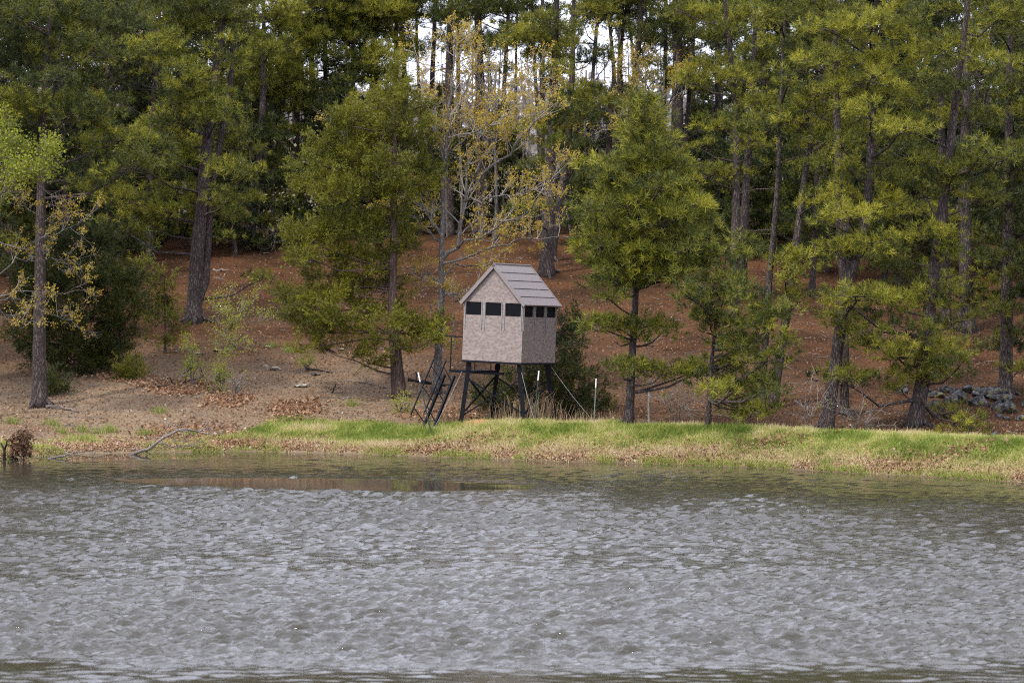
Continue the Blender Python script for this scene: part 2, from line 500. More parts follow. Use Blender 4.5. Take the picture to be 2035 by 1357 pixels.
# wind is felt away from the lee of the far bank; two slicks lie calm
gust = .26 + 1.42 * fbm(WX * .07 + 3, WY * .19 + 1, 4)
band = .30 * (fbm(WX * .02 + 8, WY * .42 + 2, 2) - .5)
lee = .24 + .76 * sm(5.5, 20, WS + 5 * (fbm(WX * .25, WY * .1) - .5))
strip = np.interp(px_, [0, 380, 480, 700, 1000, 2035], [3.6, 3.4, .8, .7, .9, 1.1])
calm_shore = sm(0, .22, WS - strip + .25 * (fbm(WX * .8, WY * .8) - .5))
cx = (WX + 4.6) / 5.2
mid = 65.6 - .25 * (WX + 4.6)
half = 2.3 * np.sqrt(np.clip(1 - cx ** 2, 0, 1)) * np.interp(WX, [-10, -6, -2, 1], [.75, .9, 1, .9])
slick = sm(-.25, .12, np.abs(WY - mid) - half) 
slick = np.where(np.abs(cx) < 1, slick, 1.0)
fade = .35 + .65 * (1 - sm(0, 3.2, WX + 1.5) * 0)
near_calm = 1 - .88 * sm(35.4, 32.4, WY + 3.0 * (fbm(WX * .35, WY * .5) - .5))
amp = .56 * np.clip(gust + band, .5, 1.8) * lee * (.012 + .988 * calm_shore) * (.015 + .985 * slick) * near_calm
edge = sm(1.4, 1.3, np.abs(WT)) * sm(29.5, 30.0, WY) * sm(80.9, 79, WY)
me = mesh_tris('water', np.stack([WX, WY, H * amp * edge], -1), grid_tris(len(wt), len(wy)), M['water'], {'wind': ('POINT', amp / .56 * edge)}, True)
tag(link('water', me), kind='structure')

# ------------------------------------------------------------------ hunting blind on its stand
def blind():
    G = ground_at(-.05, 80.6)
    root = thing('hunting_blind', 'taupe camouflage gabled hunting blind raised on black steel legs with ladder', 'hunting blind', G)
    fz = 2.56
    Mx = Matrix.Translation((-.10, 80.55, fz)) @ Matrix.Rotation(math.radians(2.3), 4, 'Y') @ Matrix.Rotation(math.radians(-30), 4, 'Z')
    Mn = np.array(Mx)
    X = lambda p: np.asarray(p, float) @ Mn[:3, :3].T + Mn[:3, 3]
    W, Dp, Hh, Hr = 2.0, 2.0, 1.74, 1.06      # width, depth, eave, ridge above eave
    t = .04
    zw0, zw1 = 1.33, 1.71
    def P(name, boxes, mat, parent=root):
        s = Solid()
        for c, sz in boxes: s.box(c, sz, Mn)
        return s.build(name, M[mat], parent, G if parent is root else G)
    ax, ay = W / 2, Dp / 2
    wins_f = [(-.935, -.405), (-.265, .27), (.40, .93)]
    wins_s = [(-.94, -.40), (-.28, .26), (.38, .93)]
    def wall(name, axis_, sgn, wins, lenx):
        bxs = []
        edges = [-lenx] + [e for w_ in wins for e in w_] + [lenx]
        def bx(u0, u1, z0, z1):
            cu, cz = (u0 + u1) / 2, (z0 + z1) / 2
            if axis_ == 'y': return ((cu, sgn * (ay - t / 2), cz), (u1 - u0, t, z1 - z0))
            return ((sgn * (ax - t / 2), cu, cz), (t, u1 - u0, z1 - z0))
        bxs.append(bx(-lenx, lenx, 0, zw0))
        bxs.append(bx(-lenx, lenx, zw1, Hh))
        for k in range(0, len(edges), 2):
            bxs.append(bx(edges[k], edges[k + 1], zw0, zw1))
        wobj = P(name, bxs, 'camo')
        for (u0, u1) in wins:
            # recessed pane and a slim frame round each opening
            cu, cz = (u0 + u1) / 2, (zw0 + zw1) / 2
            d = .028
            if axis_ == 'y': c, sz = (cu, sgn * (ay - d), cz), (u1 - u0 - .004, .006, zw1 - zw0 - .004)
            else: c, sz = (sgn * (ax - d), cu, cz), (.006, u1 - u0 - .004, zw1 - zw0 - .004)
            P('window_pane', [(c, sz)], 'glass', wobj)
        # sliding tracks that run below the windows
        us = []
        for k in range(1, len(edges) - 1):
            us.append(edges[k] + (-.018 if k % 2 else .018))
        for u in us:
            if axis_ == 'y': c, sz = (u, sgn * (ay + .011), 1.33 - .02), (.022, .022, .78)
            else: c, sz = (sgn * (ax + .011), u, 1.33 - .02), (.022, .022, .78)
            P('window_track', [(c, sz)], 'track', wobj)
        return wobj
    wall('front_wall', 'y', -1, wins_f, ax)
    wall('back_wall', 'y', 1, [], ax)
    wall('side_wall', 'x', 1, wins_s, ay - t - .002)
    wall('side_wall', 'x', -1, wins_s, ay - t - .002)
    # gables (triangular prisms)
    for sg in (-1, 1):
        y0, y1 = sg * (ay - .002), sg * (ay - t)
        V = [(-ax, y0, Hh + .001), (ax, y0, Hh + .001), (0, y0, Hh + Hr * ax / (ax + .07)), (-ax, y1, Hh + .001), (ax, y1, Hh + .001), (0, y1, Hh + Hr * ax / (ax + .07))]
        s = Solid(); s.raw(X(V), [[0, 1, 2], [3, 5, 4], [0, 3, 4], [0, 4, 1], [1, 4, 5], [1, 5, 2], [2, 5, 3], [2, 3, 0]])
        s.build('gable', M['camo'], root, G)
    # floor and inside
    P('floor', [((0, 0, -.03), (W + .02, Dp + .02, .06))], 'black_steel')
    # roof: five sheets and battens each side, barge boards
    ov = .085; ovy = .07
    ex, ez = ax + ov, Hh - .045
    rz = Hh + Hr + .03
    for sg in (-1, 1):
        a = np.array([0, rz]); e = np.array([sg * ex, ez])
        L = np.linalg.norm(e - a); dv = (e - a) / L; nv = np.array([-dv[1], dv[0]]) * (1 if sg > 0 else -1)
        if nv[1] < 0: nv = -nv
        Mr = np.eye(4); Mr[:3, 0] = (dv[0], 0, dv[1]); Mr[:3, 1] = (0, 1, 0); Mr[:3, 2] = (nv[0], 0, nv[1]); Mr[:3, 3] = (a[0], 0, a[1])
        Mt = Mn @ Mr
        slope = Solid(); slope.box((L / 2, 0, -.03), (L, Dp + .05, .03), Mt)
        ro = slope.build('roof', M['roof'], root, G)
        for k in range(5):
            s = Solid(); s.box((L * (k + .5) / 5, 0, -.006 - .0), (L / 5 - .012, Dp + 2 * ovy, .016), Mt); s.build('roof_sheet', M['roof'], ro, G)
            if k:
                s = Solid(); s.box((L * k / 5, 0, .006), (.03, Dp + 2 * ovy - .06, .03), Mt); s.build('roof_batten', M['roof'], ro, G)
        for yy in (-1, 1):
            s = Solid(); s.box((L / 2 + .01, yy * (ay + ovy + .012), -.03), (L + .04, .03, .10), Mt); s.build('barge_board', M['roof'], ro, G)
        s = Solid(); s.box((L + .012, 0, -.02), (.024, Dp + 2 * ovy, .055), Mt); s.build('eave_trim', M['roof'], ro, G)
    s = Solid(); s.tube([X((0, -ay - ovy, rz + .012)), X((0, ay + ovy, rz + .012))], .03, 6); s.build('ridge_cap', M['roof'], root, G)
    # legs (feet splayed on the ground)
    tops = {}; feet = {}
    for nm, (sx, sy, fx, fy) in {'fl': (-.84, -.84, 915, 842), 'fr': (.84, -.84, 1041, 845), 'br': (.84, .84, 1103, 841), 'bl': (-.84, .84, 977, 838)}.items():
        tp = X((sx, sy, -.05)); tops[nm] = tp
        o_ = X((sx * 1.12, sy * 1.12, 0))
        d = at(fx, fy, tp[1] + (o_[1] - X((sx, sy, 0))[1]))
        gz = float(terrain(d[0], d[1])); ft = np.array([d[0], d[1], gz - .05]); feet[nm] = ft
        s = Solid(); s.bar(tp, ft, .125, .125); leg = s.build('leg', M['black_steel'], root, G)
        s = Solid(); s.box(tuple(np.array(ft) + (0, 0, .055)), (.24, .24, .012)); s.build('foot_plate', M['black_steel'], leg, G)
        s = Solid(); s.bar(tp + (ft - tp) * .06, tp + (ft - tp) * .14, .165, .165); s.build('bracket', M['black_steel'], leg, G)
    lerp = lambda n_, u: tops[n_] + (feet[n_] - tops[n_]) * u
    for a_, b_ in (('fl', 'fr'), ('fr', 'br'), ('br', 'bl'), ('bl', 'fl')):
        for k, (u0, u1) in enumerate(((.26, .84), (.84, .26))):
            off = np.array([0, -.045 + .09 * k, 0]) if a_ in ('fl', 'br') else np.array([-.045 + .09 * k, 0, 0])
            s = Solid(); s.bar(lerp(a_, u0) + off, lerp(b_, u1) + off, .04, .04); s.build('brace', M['black_steel'], root, G)
    # platform on the left side, with railing and ladder
    pz = -.36
    pl = Solid()
    x0, x1, y0, y1 = -1.66, -.84, -.55, .86
    for p, q in (((x0, y0), (x1 + 1.0, y0)), ((x0, y1), (x1, y1)), ((x0, y0), (x0, y1))):
        pl.bar(X((*p, pz)), X((*q, pz)), .075)
    plat = pl.build('platform', M['black_steel'], root, G)
    for k in range(9):
        s = Solid(); yy = y0 + .1 + k * .15; s.bar(X((x0 + .03, yy, pz + .03)), X((x1 - .05, yy, pz + .03)), .09, .02); s.build('deck_slat', M['black_steel'], plat, G)
    posts = [(x0, y0, .64), (-1.1, y0, .66), (x0, y1, .64), (-1.1, y1, .66)]
    for (xx, yy, h_) in posts:
        s = Solid(); s.bar(X((xx, yy, pz)), X((xx, yy, h_)), .035); s.build('rail_post', M['black_steel'], plat, G)
    for (p, q) in ((((x0 - .22, y0, .66)), (-1.02, y0, .66)), ((x0 - .02, y1, .66), (-1.02, y1, .66))):
        s = Solid(); s.bar(X(p), X(q), .04); s.build('handrail', M['black_steel'], plat, G)
    # ladder down towards the pond
    la = [np.array(at(884, 745, X((x0, y0, pz))[1])), np.array(at(903, 747, X((x0 + .35, y0, pz))[1]))]
    lb = []
    for k, (fx, fy) in enumerate(((839, 838), (861, 837))):
        d = at(fx, fy, la[k][1] - 1.15); d[2] = float(terrain(d[0], d[1])) - .02; lb.append(d)
    lad = Solid(); lad.bar(la[0], lb[0], .055, .09); ladder = lad.build('ladder', M['black_steel'], root, G)
    s = Solid(); s.bar(la[1], lb[1], .055, .09); s.build('side_rail', M['black_steel'], ladder, G)
    for k in range(1, 6):
        u = k / 6
        s = Solid(); s.bar(la[0] * (1 - u) + lb[0] * u, la[1] * (1 - u) + lb[1] * u, .14, .025); s.build('step', M['black_steel'], ladder, G)
    up = np.array([-.33, .12, .46])
    for k in (0, 1):
        a_, b_ = la[k] + up * (1 if k == 0 else .95), lb[k] + up
        if k == 1: a_, b_ = a_ + np.array([.06, .3, .02]), b_ + np.array([.06, .3, .02])
        s = Solid(); s.bar(a_, b_, .035); s.build('ladder_handrail', M['black_steel'], ladder, G)
        for u in (.12, .5, .88):
            s = Solid(); s.bar(a_ * (1 - u) + b_ * u, la[k] * (1 - u) + lb[k] * u, .025); s.build('rail_strut', M['black_steel'], ladder, G)
    return root, X, lerp, tops
BL, BX, BLERP, BTOPS = blind()

# fence posts with white tops, and the guy cables tied to them
def tpost(top, foot, label, mat, D):
    a = at(*foot, D); a[2] = float(terrain(a[0], a[1])) - .08
    b = at(*top, D)
    root = thing('steel_post', label, 'post', (a[0], a[1], a[2] + .08))
    org = np.array([a[0], a[1], a[2] + .08])
    d = (b - a) / np.linalg.norm(b - a)
    L = np.linalg.norm(b - a)
    s = Solid(); s.bar(a, b - d * .27, .05, .010); s.bar(a + np.array([0, .016, 0]), b - d * .27 + np.array([0, .016, 0]), .010, .034)
    shaft = s.build('shaft', M[mat], root, org)
    st = Solid()
    for k in range(16):
        st.box(tuple(a + d * (.25 + k * (L - .65) / 16) + np.array([0, -.012, 0])), (.022, .014, .016))
    st.build('stud_row', M[mat], shaft, org)['kind'] = 'stuff'
    s = Solid(); s.bar(b - d * .272, b, .056, .016); s.bar(b - d * .272 + np.array([0, .018, 0]), b + np.array([0, .018, 0]), .016, .04); s.build('painted_top', M['white_paint'], root, org)
    return a, b
pa = tpost((831, 740), (858, 839), 'leaning green steel post with white top in front of the blind ladder', 'post_green', 78.6)
pb = tpost((1071, 737), (1061, 847), 'green steel post with white top before the near corner leg of the blind', 'post_green', 78.3)
pc = tpost((1185, 752), (1180, 842), 'grey steel post with white top standing alone right of the blind', 'post_grey', 79.2)
for (p, q, lb) in ((np.array(at(918, 738, 80.2)), pa[0] + (0, 0, .13), 'thin cable from blind floor down to the leaning post by the ladder'),
                   (np.array(at(1034, 730, 79.4)), pb[0] + (0, 0, .2), 'thin cable from near corner of blind to post before its leg'),
                   (np.array(at(1096, 730, 80.3)), pc[0] + (0, 0, .15), 'thin cable from right corner of blind to the lone grey post')):
    s = Solid(); tt = np.linspace(0, 1, 7)[:, None]
    pth = p * (1 - tt) + q * tt; pth[:, 2] -= (.05 * np.sin(np.pi * tt))[:, 0]
    s.tube(pth - pth[-1], .0045, 5)
    g_ = s.build('guy_cable', M['cable'], None); g_.location = pth[-1]
    tag(g_, lb, 'cable')
# ------------------------------------------------------------------ foliage
def needle_tmpl(n, seed, L=.15, wd=.009, kind='pine'):
    r = np.random.default_rng(seed)
    t = r.uniform(0, 1, n); az = r.uniform(0, 2 * np.pi, n)
    if kind == 'pine':
        ang = np.radians(82 - 55 * t + r.normal(0, 9, n)); base = .13 * t; ln = L * r.uniform(.75, 1.15, n)
    else:                                  # cedar spray: close feathery plume
        ang = np.radians(62 - 40 * t + r.normal(0, 12, n)); base = .20 * t; ln = L * r.uniform(.6, 1.2, n) * (1.1 - .4 * t)
    d = np.stack([np.sin(ang) * np.cos(az), np.sin(ang) * np.sin(az), np.cos(ang)], 1)
    q = r.normal(size=(n, 3)); p = np.cross(d, q); p /= np.linalg.norm(p, axis=1)[:, None]
    b = np.zeros((n, 3)); b[:, 2] = base
    if kind == 'pine':
        V = np.stack([b - p * wd / 2, b + p * wd / 2, b + d * ln[:, None]], 1)
    else:
        b2 = b + d * ln[:, None] * .35
        V = np.stack([b, b2 + p * wd, b + d * ln[:, None]], 1)
    return V.reshape(-1, 3)
TM = {
    'pine3': [needle_tmpl(17, 100 + i, .165, .0165) for i in range(6)],
    'pine2': [needle_tmpl(11, 200 + i, .17, .026) for i in range(6)],
    'pine1': [needle_tmpl(8, 300 + i, .18, .032) for i in range(6)],
    'cedar': [needle_tmpl(12, 400 + i, .120, .018, 'cedar') for i in range(6)],
    'cedar1': [needle_tmpl(9, 500 + i, .11, .017, 'cedar') for i in range(6)],
}
def leaf_tmpl(n, seed, sz=.06, spread=.09, droop=.6):
    r = np.random.default_rng(seed)
    out = []
    for k in range(n):
        p = r.normal(0, spread, 3); d = r.normal(size=3); d[2] -= droop; d /= np.linalg.norm(d)
        q = np.cross(d, r.normal(size=3)); q /= np.linalg.norm(q); L = sz * r.uniform(.7, 1.3)
        out += [p, p + d * L * .5 + q * L * .3, p + d * L, p, p + d * L, p + d * L * .5 - q * L * .3]
    return np.array(out)
TM['bud'] = [leaf_tmpl(7, 600 + i, .080, .050) for i in range(8)]
TM['leaf'] = [leaf_tmpl(6, 700 + i, .075, .10, .1) for i in range(8)]
TM['leaf_far'] = [leaf_tmpl(5, 800 + i, .20, .28, .1) for i in range(8)]

class Foliage:
    def __init__(s): s.v = []; s.tone = []
    def add(s, kind, P, A, S, tone):
        P = np.asarray(P, float); n = len(P)
        if n == 0: return
        A = np.asarray(A, float); A = A / (np.linalg.norm(A, axis=1)[:, None] + 1e-9)
        S = np.ones(n) * S; tone = np.ones(n) * tone
        q = rng.normal(size=(n, 3)); U = np.cross(A, q); U /= np.linalg.norm(U, axis=1)[:, None] + 1e-9
        W = np.cross(A, U)
        which = rng.integers(0, len(TM[kind]), n)
        for k, T in enumerate(TM[kind]):
            m = which == k
            if not m.any(): continue
            R = np.stack([U[m], W[m], A[m]], 1)                 # rows
            V = np.einsum('vi,nij->nvj', T, R) * S[m][:, None, None] + P[m][:, None, :]
            s.v.append(V.reshape(-1, 3)); s.tone.append(np.repeat(tone[m], len(T) // 3))
    def build(s, name, mat, parent, org):
        V = np.concatenate(s.v) - np.asarray(org)
        T = np.arange(len(V)).reshape(-1, 3)
        return link(name, mesh_tris(name, V, T, M[mat], {'tone': ('FACE', np.clip(np.concatenate(s.tone), 0, 1))}), parent)

def unit(n):
    d = rng.normal(size=(n, 3)); return d / np.linalg.norm(d, axis=1)[:, None]

def bough(fol, wood, c, rx, ry, rz, attach, kind, ts, tone, dens=1.0, rad=.03, cones=0, vary=.13):
    """one flattened spray of needle clumps on a limb"""
    c = np.asarray(c, float)
    n = max(5, int(round(17 * dens * rx * (ry + .3) / .9 / 1.1 * max(.8, rz / .4))))
    n = min(n, 60)
    a = rng.uniform(0, 2 * np.pi, n); r = np.sqrt(rng.uniform(.02, 1, n))
    dome = np.sqrt(np.clip(1 - r * r, 0, 1))
    K = c + np.stack([rx * r * np.cos(a), ry * r * np.sin(a), rz * (dome * rng.uniform(-.6, 1.25, n) - .2)], 1)
    K += rng.normal(0, .10, K.shape)
    lvl = tone + rng.normal(0, vary)
    cr_ = rng.uniform(.18, .32, n) * (ts ** .5)
    nt_ = 10
    for k in range(n):
        d = unit(nt_); d[:, 2] = np.abs(d[:, 2]) * .9 - .25
        outw = K[k] - c; outw = outw / (np.linalg.norm(outw) + .2)
        P = K[k] + d * cr_[k]
        A = d * .8 + outw * .55 + np.array([0, 0, .55])
        fol.add(kind, P, A, ts * rng.uniform(.8, 1.15, nt_), lvl + rng.normal(0, .15) + rng.normal(0, .10, nt_))
    if attach is not None:
        attach = np.asarray(attach, float)
        mid = (attach + c) / 2 + np.array([0, 0, -.08 * np.linalg.norm(c - attach)]) + rng.normal(0, .08, 3)
        wood.tube([attach, attach * .6 + mid * .4 + rng.normal(0, .03, 3), mid, c * .6 + mid * .4 + rng.normal(0, .04, 3), c - (0, 0, .1 * rz)], np.array([1, .85, .7, .55, .4]) * rad, 5, False)
        for k in range(min(n, 8)):
            s0 = c * .7 + mid * .3 if k % 2 else c
            wood.tube([s0, (s0 + K[k]) / 2 + rng.normal(0, .04, 3), K[k]], np.array([.4, .28, .15]) * rad, 3, False)
    for k in range(cones):
        p = K[rng.integers(n)] + rng.normal(0, .12, 3)
        wood.tube([p, p + (0, 0, .03), p + (0, 0, .06), p + (0, 0, .085)], [.01, .028, .024, .004], 5, False)

GAPS = [(175, 35, 18, 22), (200, 110, 26, 16), (285, 85, 9, 26), (495, 195, 12, 18), (515, 25, 26, 28), (548, 45, 20, 32), (605, 18, 12, 16),
        (765, 50, 20, 22), (815, 20, 15, 15), (862, 55, 32, 40), (1012, 45, 22, 34), (1088, 25, 16, 16), (1165, 70, 32, 34), (1200, 90, 22, 26), (1237, 118, 20, 30),
        (1285, 30, 14, 20), (1325, 115, 26, 22), (1400, 115, 40, 26), (1482, 60, 14, 22), (1818, 8, 26, 14), (1872, 70, 34, 16), (1520, 75, 12, 24), (1950, 130, 12, 10),
        (640, 105, 14, 14), (610, 130, 12, 20), (1330, 235, 25, 30), (1375, 230, 25, 30), (1210, 170, 24, 26), (1060, 190, 22, 22), (250, 130, 30, 20), (1180, 270, 26, 30)]
GA = np.array(GAPS, float)
def in_gap(c, grow=1.0):
    x, y = to_px(np.asarray(c))
    return bool(((((x - GA[:, 0]) / (GA[:, 2] * grow + 8)) ** 2 + ((y - GA[:, 1]) / (GA[:, 3] * grow + 8)) ** 2) < 1).any())

def path_at_z(P, z):
    return np.array([np.interp(z, P[:, 2], P[:, k]) for k in range(3)])

def pine(label, path, wpx, boughs, D=None, tone=.45, H=None, group=None, kind='pine3', ts=1.15, name='pine_tree', cat='pine tree', depth=.9, dead=3, top=True, dens=1.0, root=True, fork=None, mat='bark', cones=2, vary=.13):
    """path: photo points up the trunk; boughs: photo ellipses (x, y, half width, half height)"""
    if D is None:
        b = ground_px(*path[0])
    else:
        q = at(path[0][0], path[0][1], D); b = ground_at(q[0], D)
    Y0 = b[1]; ppm = F / Y0
    tone = tone + .05
    if H: H *= .74
    pts = [b - (0, 0, .15)]
    for k, (x, y) in enumerate(path[1:]):
        p = at(x, y, Y0 + rng.normal(0, .06) * k)
        if p[2] > pts[-1][2] + .05: pts.append(p)
    if H:                                                    # carry the stem on above the picture
        d = (pts[-1] - pts[max(0, len(pts) - 3)]); d = d / d[2]
        d[:2] *= .5
        z = pts[-1][2]
        while z < b[2] + H - .01:
            st = min(1.6, b[2] + H - z); z += st
            pts.append(pts[-1] + d * st + np.array([rng.normal(0, .05), rng.normal(0, .05), 0]))
    pts = np.array(pts)
    # resample
    L = np.concatenate([[0], np.cumsum(np.linalg.norm(np.diff(pts, axis=0), axis=1))])
    n = max(8, int(L[-1] / .45)); u = np.linspace(0, L[-1], n)
    PT = np.stack([np.interp(u, L, pts[:, k]) for k in range(3)], 1)
    for _ in range(2): PT[1:-1] = (PT[:-2] + 2 * PT[1:-1] + PT[2:]) / 4
    f = u / L[-1]
    r0 = wpx / 2 / ppm
    Rr = r0 * (1 - .82 * f ** 1.15) + r0 * .55 * np.exp(-u / .35)
    wood = Solid(); wood.tube(PT, Rr, 12, True, .045, int(abs(path[0][0])))
    if root:
        for k in range(4):
            a = rng.uniform(0, 6.28); e = PT[1] + np.array([math.cos(a), math.sin(a), 0]) * r0 * rng.uniform(2.2, 3.4)
            e[2] = terrain(e[0], e[1]) - .04
            wood.tube([PT[1] + (0, 0, .12), (PT[1] + e) / 2 - (0, 0, .02), e], [r0 * .45, r0 * .3, r0 * .1], 6, False)
    if fork:
        fp = [path_at_z(PT, at(*fork[0], Y0)[2])] + [at(x, y, Y0 + .15 + .1 * k) for k, (x, y) in enumerate(fork[1:])]
        fp = np.array(fp); wood.tube(fp, np.linspace(r0 * .75, r0 * .35, len(fp)), 9, False, .05)
    fol = Foliage(); 
    for (x, y, rxp, rzp) in boughs:
        c = at(x, y, Y0 + np.clip(rng.normal(-.45, depth), -2.2, 1.8))
        rx, rz = rxp / ppm * 1.05, rzp / ppm * 1.3
        ry = min(rx, 1.3) * .85
        hd = math.hypot(c[0] - path_at_z(PT, c[2])[0], c[1] - Y0)
        at_ = path_at_z(PT, max(b[2] + .8, c[2] - .15 - .25 * hd))
        bough(fol, wood, c, rx, ry, rz, at_, kind, ts, tone, dens, min(.06, .022 + .012 * hd), cones, vary)
    # bare, dead lower limbs
    ztop = min(PT[-1, 2], at(0, 0, Y0)[2] + 1)
    for k in range(dead):
        z = rng.uniform(b[2] + .2 * (ztop - b[2]), b[2] + .75 * (ztop - b[2])); p = path_at_z(PT, z)
        a = rng.uniform(0, 6.28); l = rng.uniform(.5, 1.5)
        e = p + np.array([math.cos(a) * l, math.sin(a) * l * .6, rng.uniform(-.1, .35) * l])
        m_ = (p + e) / 2 + rng.normal(0, .08, 3)
        wood.tube([p, m_, e], [.024, .016, .006], 5, False)
        for j in range(3):
            e2 = m_ + (e - m_) * rng.uniform(0, 1) ; wood.tube([e2, e2 + rng.normal(0, .22, 3)], [.009, .003], 4, False)
    if H and top:                                            # crown above the frame
        z0 = at(0, -25, Y0)[2]; z1 = PT[-1, 2]
        z = z0
        while z < z1 - .2:
            fr = (z - z0) / max(.1, z1 - z0)
            for k in range(3):
                a = rng.uniform(0, 6.28); rr = (2.3 * (1 - fr) ** .7 + .35) * rng.uniform(.35, 1)
                p = path_at_z(PT, z); c = p + np.array([math.cos(a) * rr, math.sin(a) * rr, rng.uniform(-.2, .5)])
                bough(fol, wood, c, .75, .7, .35, p - (0, 0, .3), 'pine1', 1.9, tone, .34, .03)
            z += 1.15
    rt = thing(name, label, cat, (b[0], b[1], b[2]), group)
    wood.build('trunk', M[mat], rt, b, True)
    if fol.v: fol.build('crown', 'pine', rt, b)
    return rt, PT

# ---- pines that can be told apart, left to right
pine('tall straight pine with bare trunk and roots on the left shore slope', [(78, 808), (78, 640), (80, 500), (83, 350), (90, 170), (97, 60), (102, 0)], 28,
     [(50, 40, 95, 50), (165, 60, 70, 45), (30, 110, 70, 40), (190, 105, 45, 22), (125, 95, 50, 30), (60, 205, 75, 24), (150, 222, 65, 22), (25, 215, 50, 26), (235, 282, 62, 20), (300, 302, 45, 20),
      (180, 245, 55, 16), (205, 368, 55, 16), (150, 350, 45, 18), (260, 335, 55, 20), (20, 20, 60, 40), (235, 40, 55, 35), (110, 160, 45, 14), (210, 200, 40, 14)], H=19, tone=.36, depth=1.2)
pine('massive twin trunked pine standing on the rusty slope left of the cedar', [(386, 640), (388, 560), (398, 440), (408, 320), (425, 180), (437, 90), (447, 0)], 30,
     [(330, 30, 55, 30), (400, 20, 55, 26), (310, 90, 48, 26), (400, 62, 42, 26), (470, 30, 40, 30), (360, 70, 45, 22), (370, 160, 42, 32), (410, 190, 46, 28), (380, 215, 46, 22), (350, 240, 38, 20),
      (430, 232, 38, 26), (455, 262, 46, 22), (480, 290, 36, 18), (320, 262, 45, 26), (290, 300, 46, 22), (430, 425, 52, 20), (380, 400, 38, 15), (350, 382, 46, 18), (470, 390, 46, 18), (325, 415, 38, 16), (280, 335, 56, 20),
      (455, 110, 40, 24), (345, 125, 35, 20), (395, 285, 40, 18), (350, 320, 40, 18), (440, 340, 40, 16), (520, 555, 28, 10), (490, 350, 36, 18), (250, 395, 50, 22), (290, 440, 45, 18), (240, 455, 40, 16)], H=21, tone=.55, depth=1.3, fork=[(396, 610), (408, 560), (412, 480), (420, 380), (452, 200), (470, 60)])
pine('leaning slim pine between the twin trunked pine and the cedar', [(494, 495), (503, 420), (513, 335), (520, 250), (524, 120), (524, 0)], 19,
     [(500, 165, 38, 20), (520, 128, 48, 26), (540, 95, 40, 18), (485, 60, 40, 24), (560, 20, 45, 22), (470, 440, 40, 14), (525, 440, 36, 14), (505, 300, 30, 15)], H=19, tone=.52)
pine('pine with full yellow green boughs beside the cedar top', [(546, 478), (548, 320), (552, 190), (556, 80), (558, 0)], 21,
     [(545, 140, 52, 30), (575, 158, 46, 30), (600, 182, 36, 20), (560, 110, 50, 20), (530, 190, 40, 18), (590, 210, 40, 18), (520, 160, 36, 20), (600, 60, 46, 24), (545, 350, 36, 18), (540, 400, 40, 20)], H=20, tone=.66)
pine('thick pine trunk behind the left side of the cedar crown', [(584, 470), (586, 320), (590, 170), (594, 40), (596, 0)], 20,
     [(640, 60, 56, 26), (600, 95, 46, 20), (560, 50, 40, 20), (640, 110, 50, 22), (570, 260, 34, 14), (650, 210, 50, 22)], H=20, tone=.42)
pine('dark pine trunk rising behind the middle of the cedar', [(626, 465), (624, 290), (620, 150), (617, 0)], 18,
     [(680, 40, 56, 26), (705, 80, 56, 22), (655, 30, 46, 22), (690, 130, 50, 20), (730, 110, 40, 18), (660, 170, 46, 20)], H=20, tone=.46)
pine('pine with long pale arched limbs above the cedar top', [(748, 462), (746, 260), (743, 120), (742, 0)], 24,
     [(740, 30, 56, 24), (780, 20, 40, 18), (700, 12, 50, 18), (770, 112, 46, 18), (740, 135, 46, 20), (800, 80, 26, 14), (710, 150, 44, 20), (770, 160, 40, 18)], H=20, tone=.52, dead=6)
pine('pine trunk directly left of the yellow budding oak top', [(808, 460), (806, 240), (802, 95), (797, 0)], 17,
     [(820, 30, 34, 14), (800, 8, 40, 12), (830, 110, 26, 12), (780, 190, 34, 15), (850, 330, 30, 14)], H=19, tone=.45)
pine('tall pine trunk standing right behind the oak crown', [(892, 468), (892, 300), (893, 130), (896, 0)], 24,
     [(905, 35, 40, 18), (940, 15, 46, 14), (870, 5, 40, 12), (900, 90, 24, 16), (935, 280, 40, 18), (870, 250, 34, 16), (925, 330, 40, 16)], H=21, tone=.40, dead=6)
pine('thick pine with crooked limbs behind right part of the oak', [(957, 470), (956, 300), (953, 130), (948, 0)], 27,
     [(985, 20, 40, 14), (960, 95, 26, 18), (985, 140, 34, 14), (1000, 255, 40, 18), (985, 300, 40, 16), (930, 70, 28, 14), (990, 85, 30, 10)], H=21, tone=.38, dead=7)
pine('stout grey pine whose base shows just above the blind roof', [(1086, 548), (1090, 440), (1096, 320), (1100, 190), (1104, 80), (1106, 0)], 27,
     [(1075, 62, 54, 28), (1055, 92, 46, 22), (1100, 112, 46, 20), (1030, 75, 36, 15), (1108, 50, 36, 20), (1120, 85, 30, 18), (1090, 140, 40, 16), (1130, 222, 50, 22), (1090, 248, 44, 20), (1080, 340, 40, 18), (1060, 270, 34, 16), (1110, 290, 40, 16), (1045, 420, 40, 14)], H=20, tone=.58)
pine('curved leaning pine crossing in front of the stout grey pine', [(1092, 520), (1108, 430), (1122, 350), (1132, 250), (1138, 130), (1140, 0)], 18,
     [(1165, 200, 46, 20), (1190, 215, 34, 16), (1150, 180, 40, 16), (1178, 118, 34, 16), (1200, 105, 26, 12), (1160, 235, 40, 16), (1180, 20, 46, 16), (1145, 330, 30, 14)], H=19, tone=.50)
pine('twisted dark pine behind the top of the young pine', [(1212, 460), (1210, 320), (1211, 215), (1222, 165), (1216, 90), (1209, 30), (1205, 0)], 14,
     [(1185, 30, 40, 18), (1205, 12, 40, 14), (1225, 60, 24, 14), (1200, 245, 26, 12)], H=18, tone=.32, dead=6)
pine('forked dark pine left of the young pine tip', [(1226, 458), (1228, 290), (1234, 180), (1232, 110), (1240, 40), (1250, 0)], 16,
     [(1250, 20, 36, 18), (1225, 200, 24, 10), (1262, 60, 20, 12)], H=19, tone=.33, dead=7)
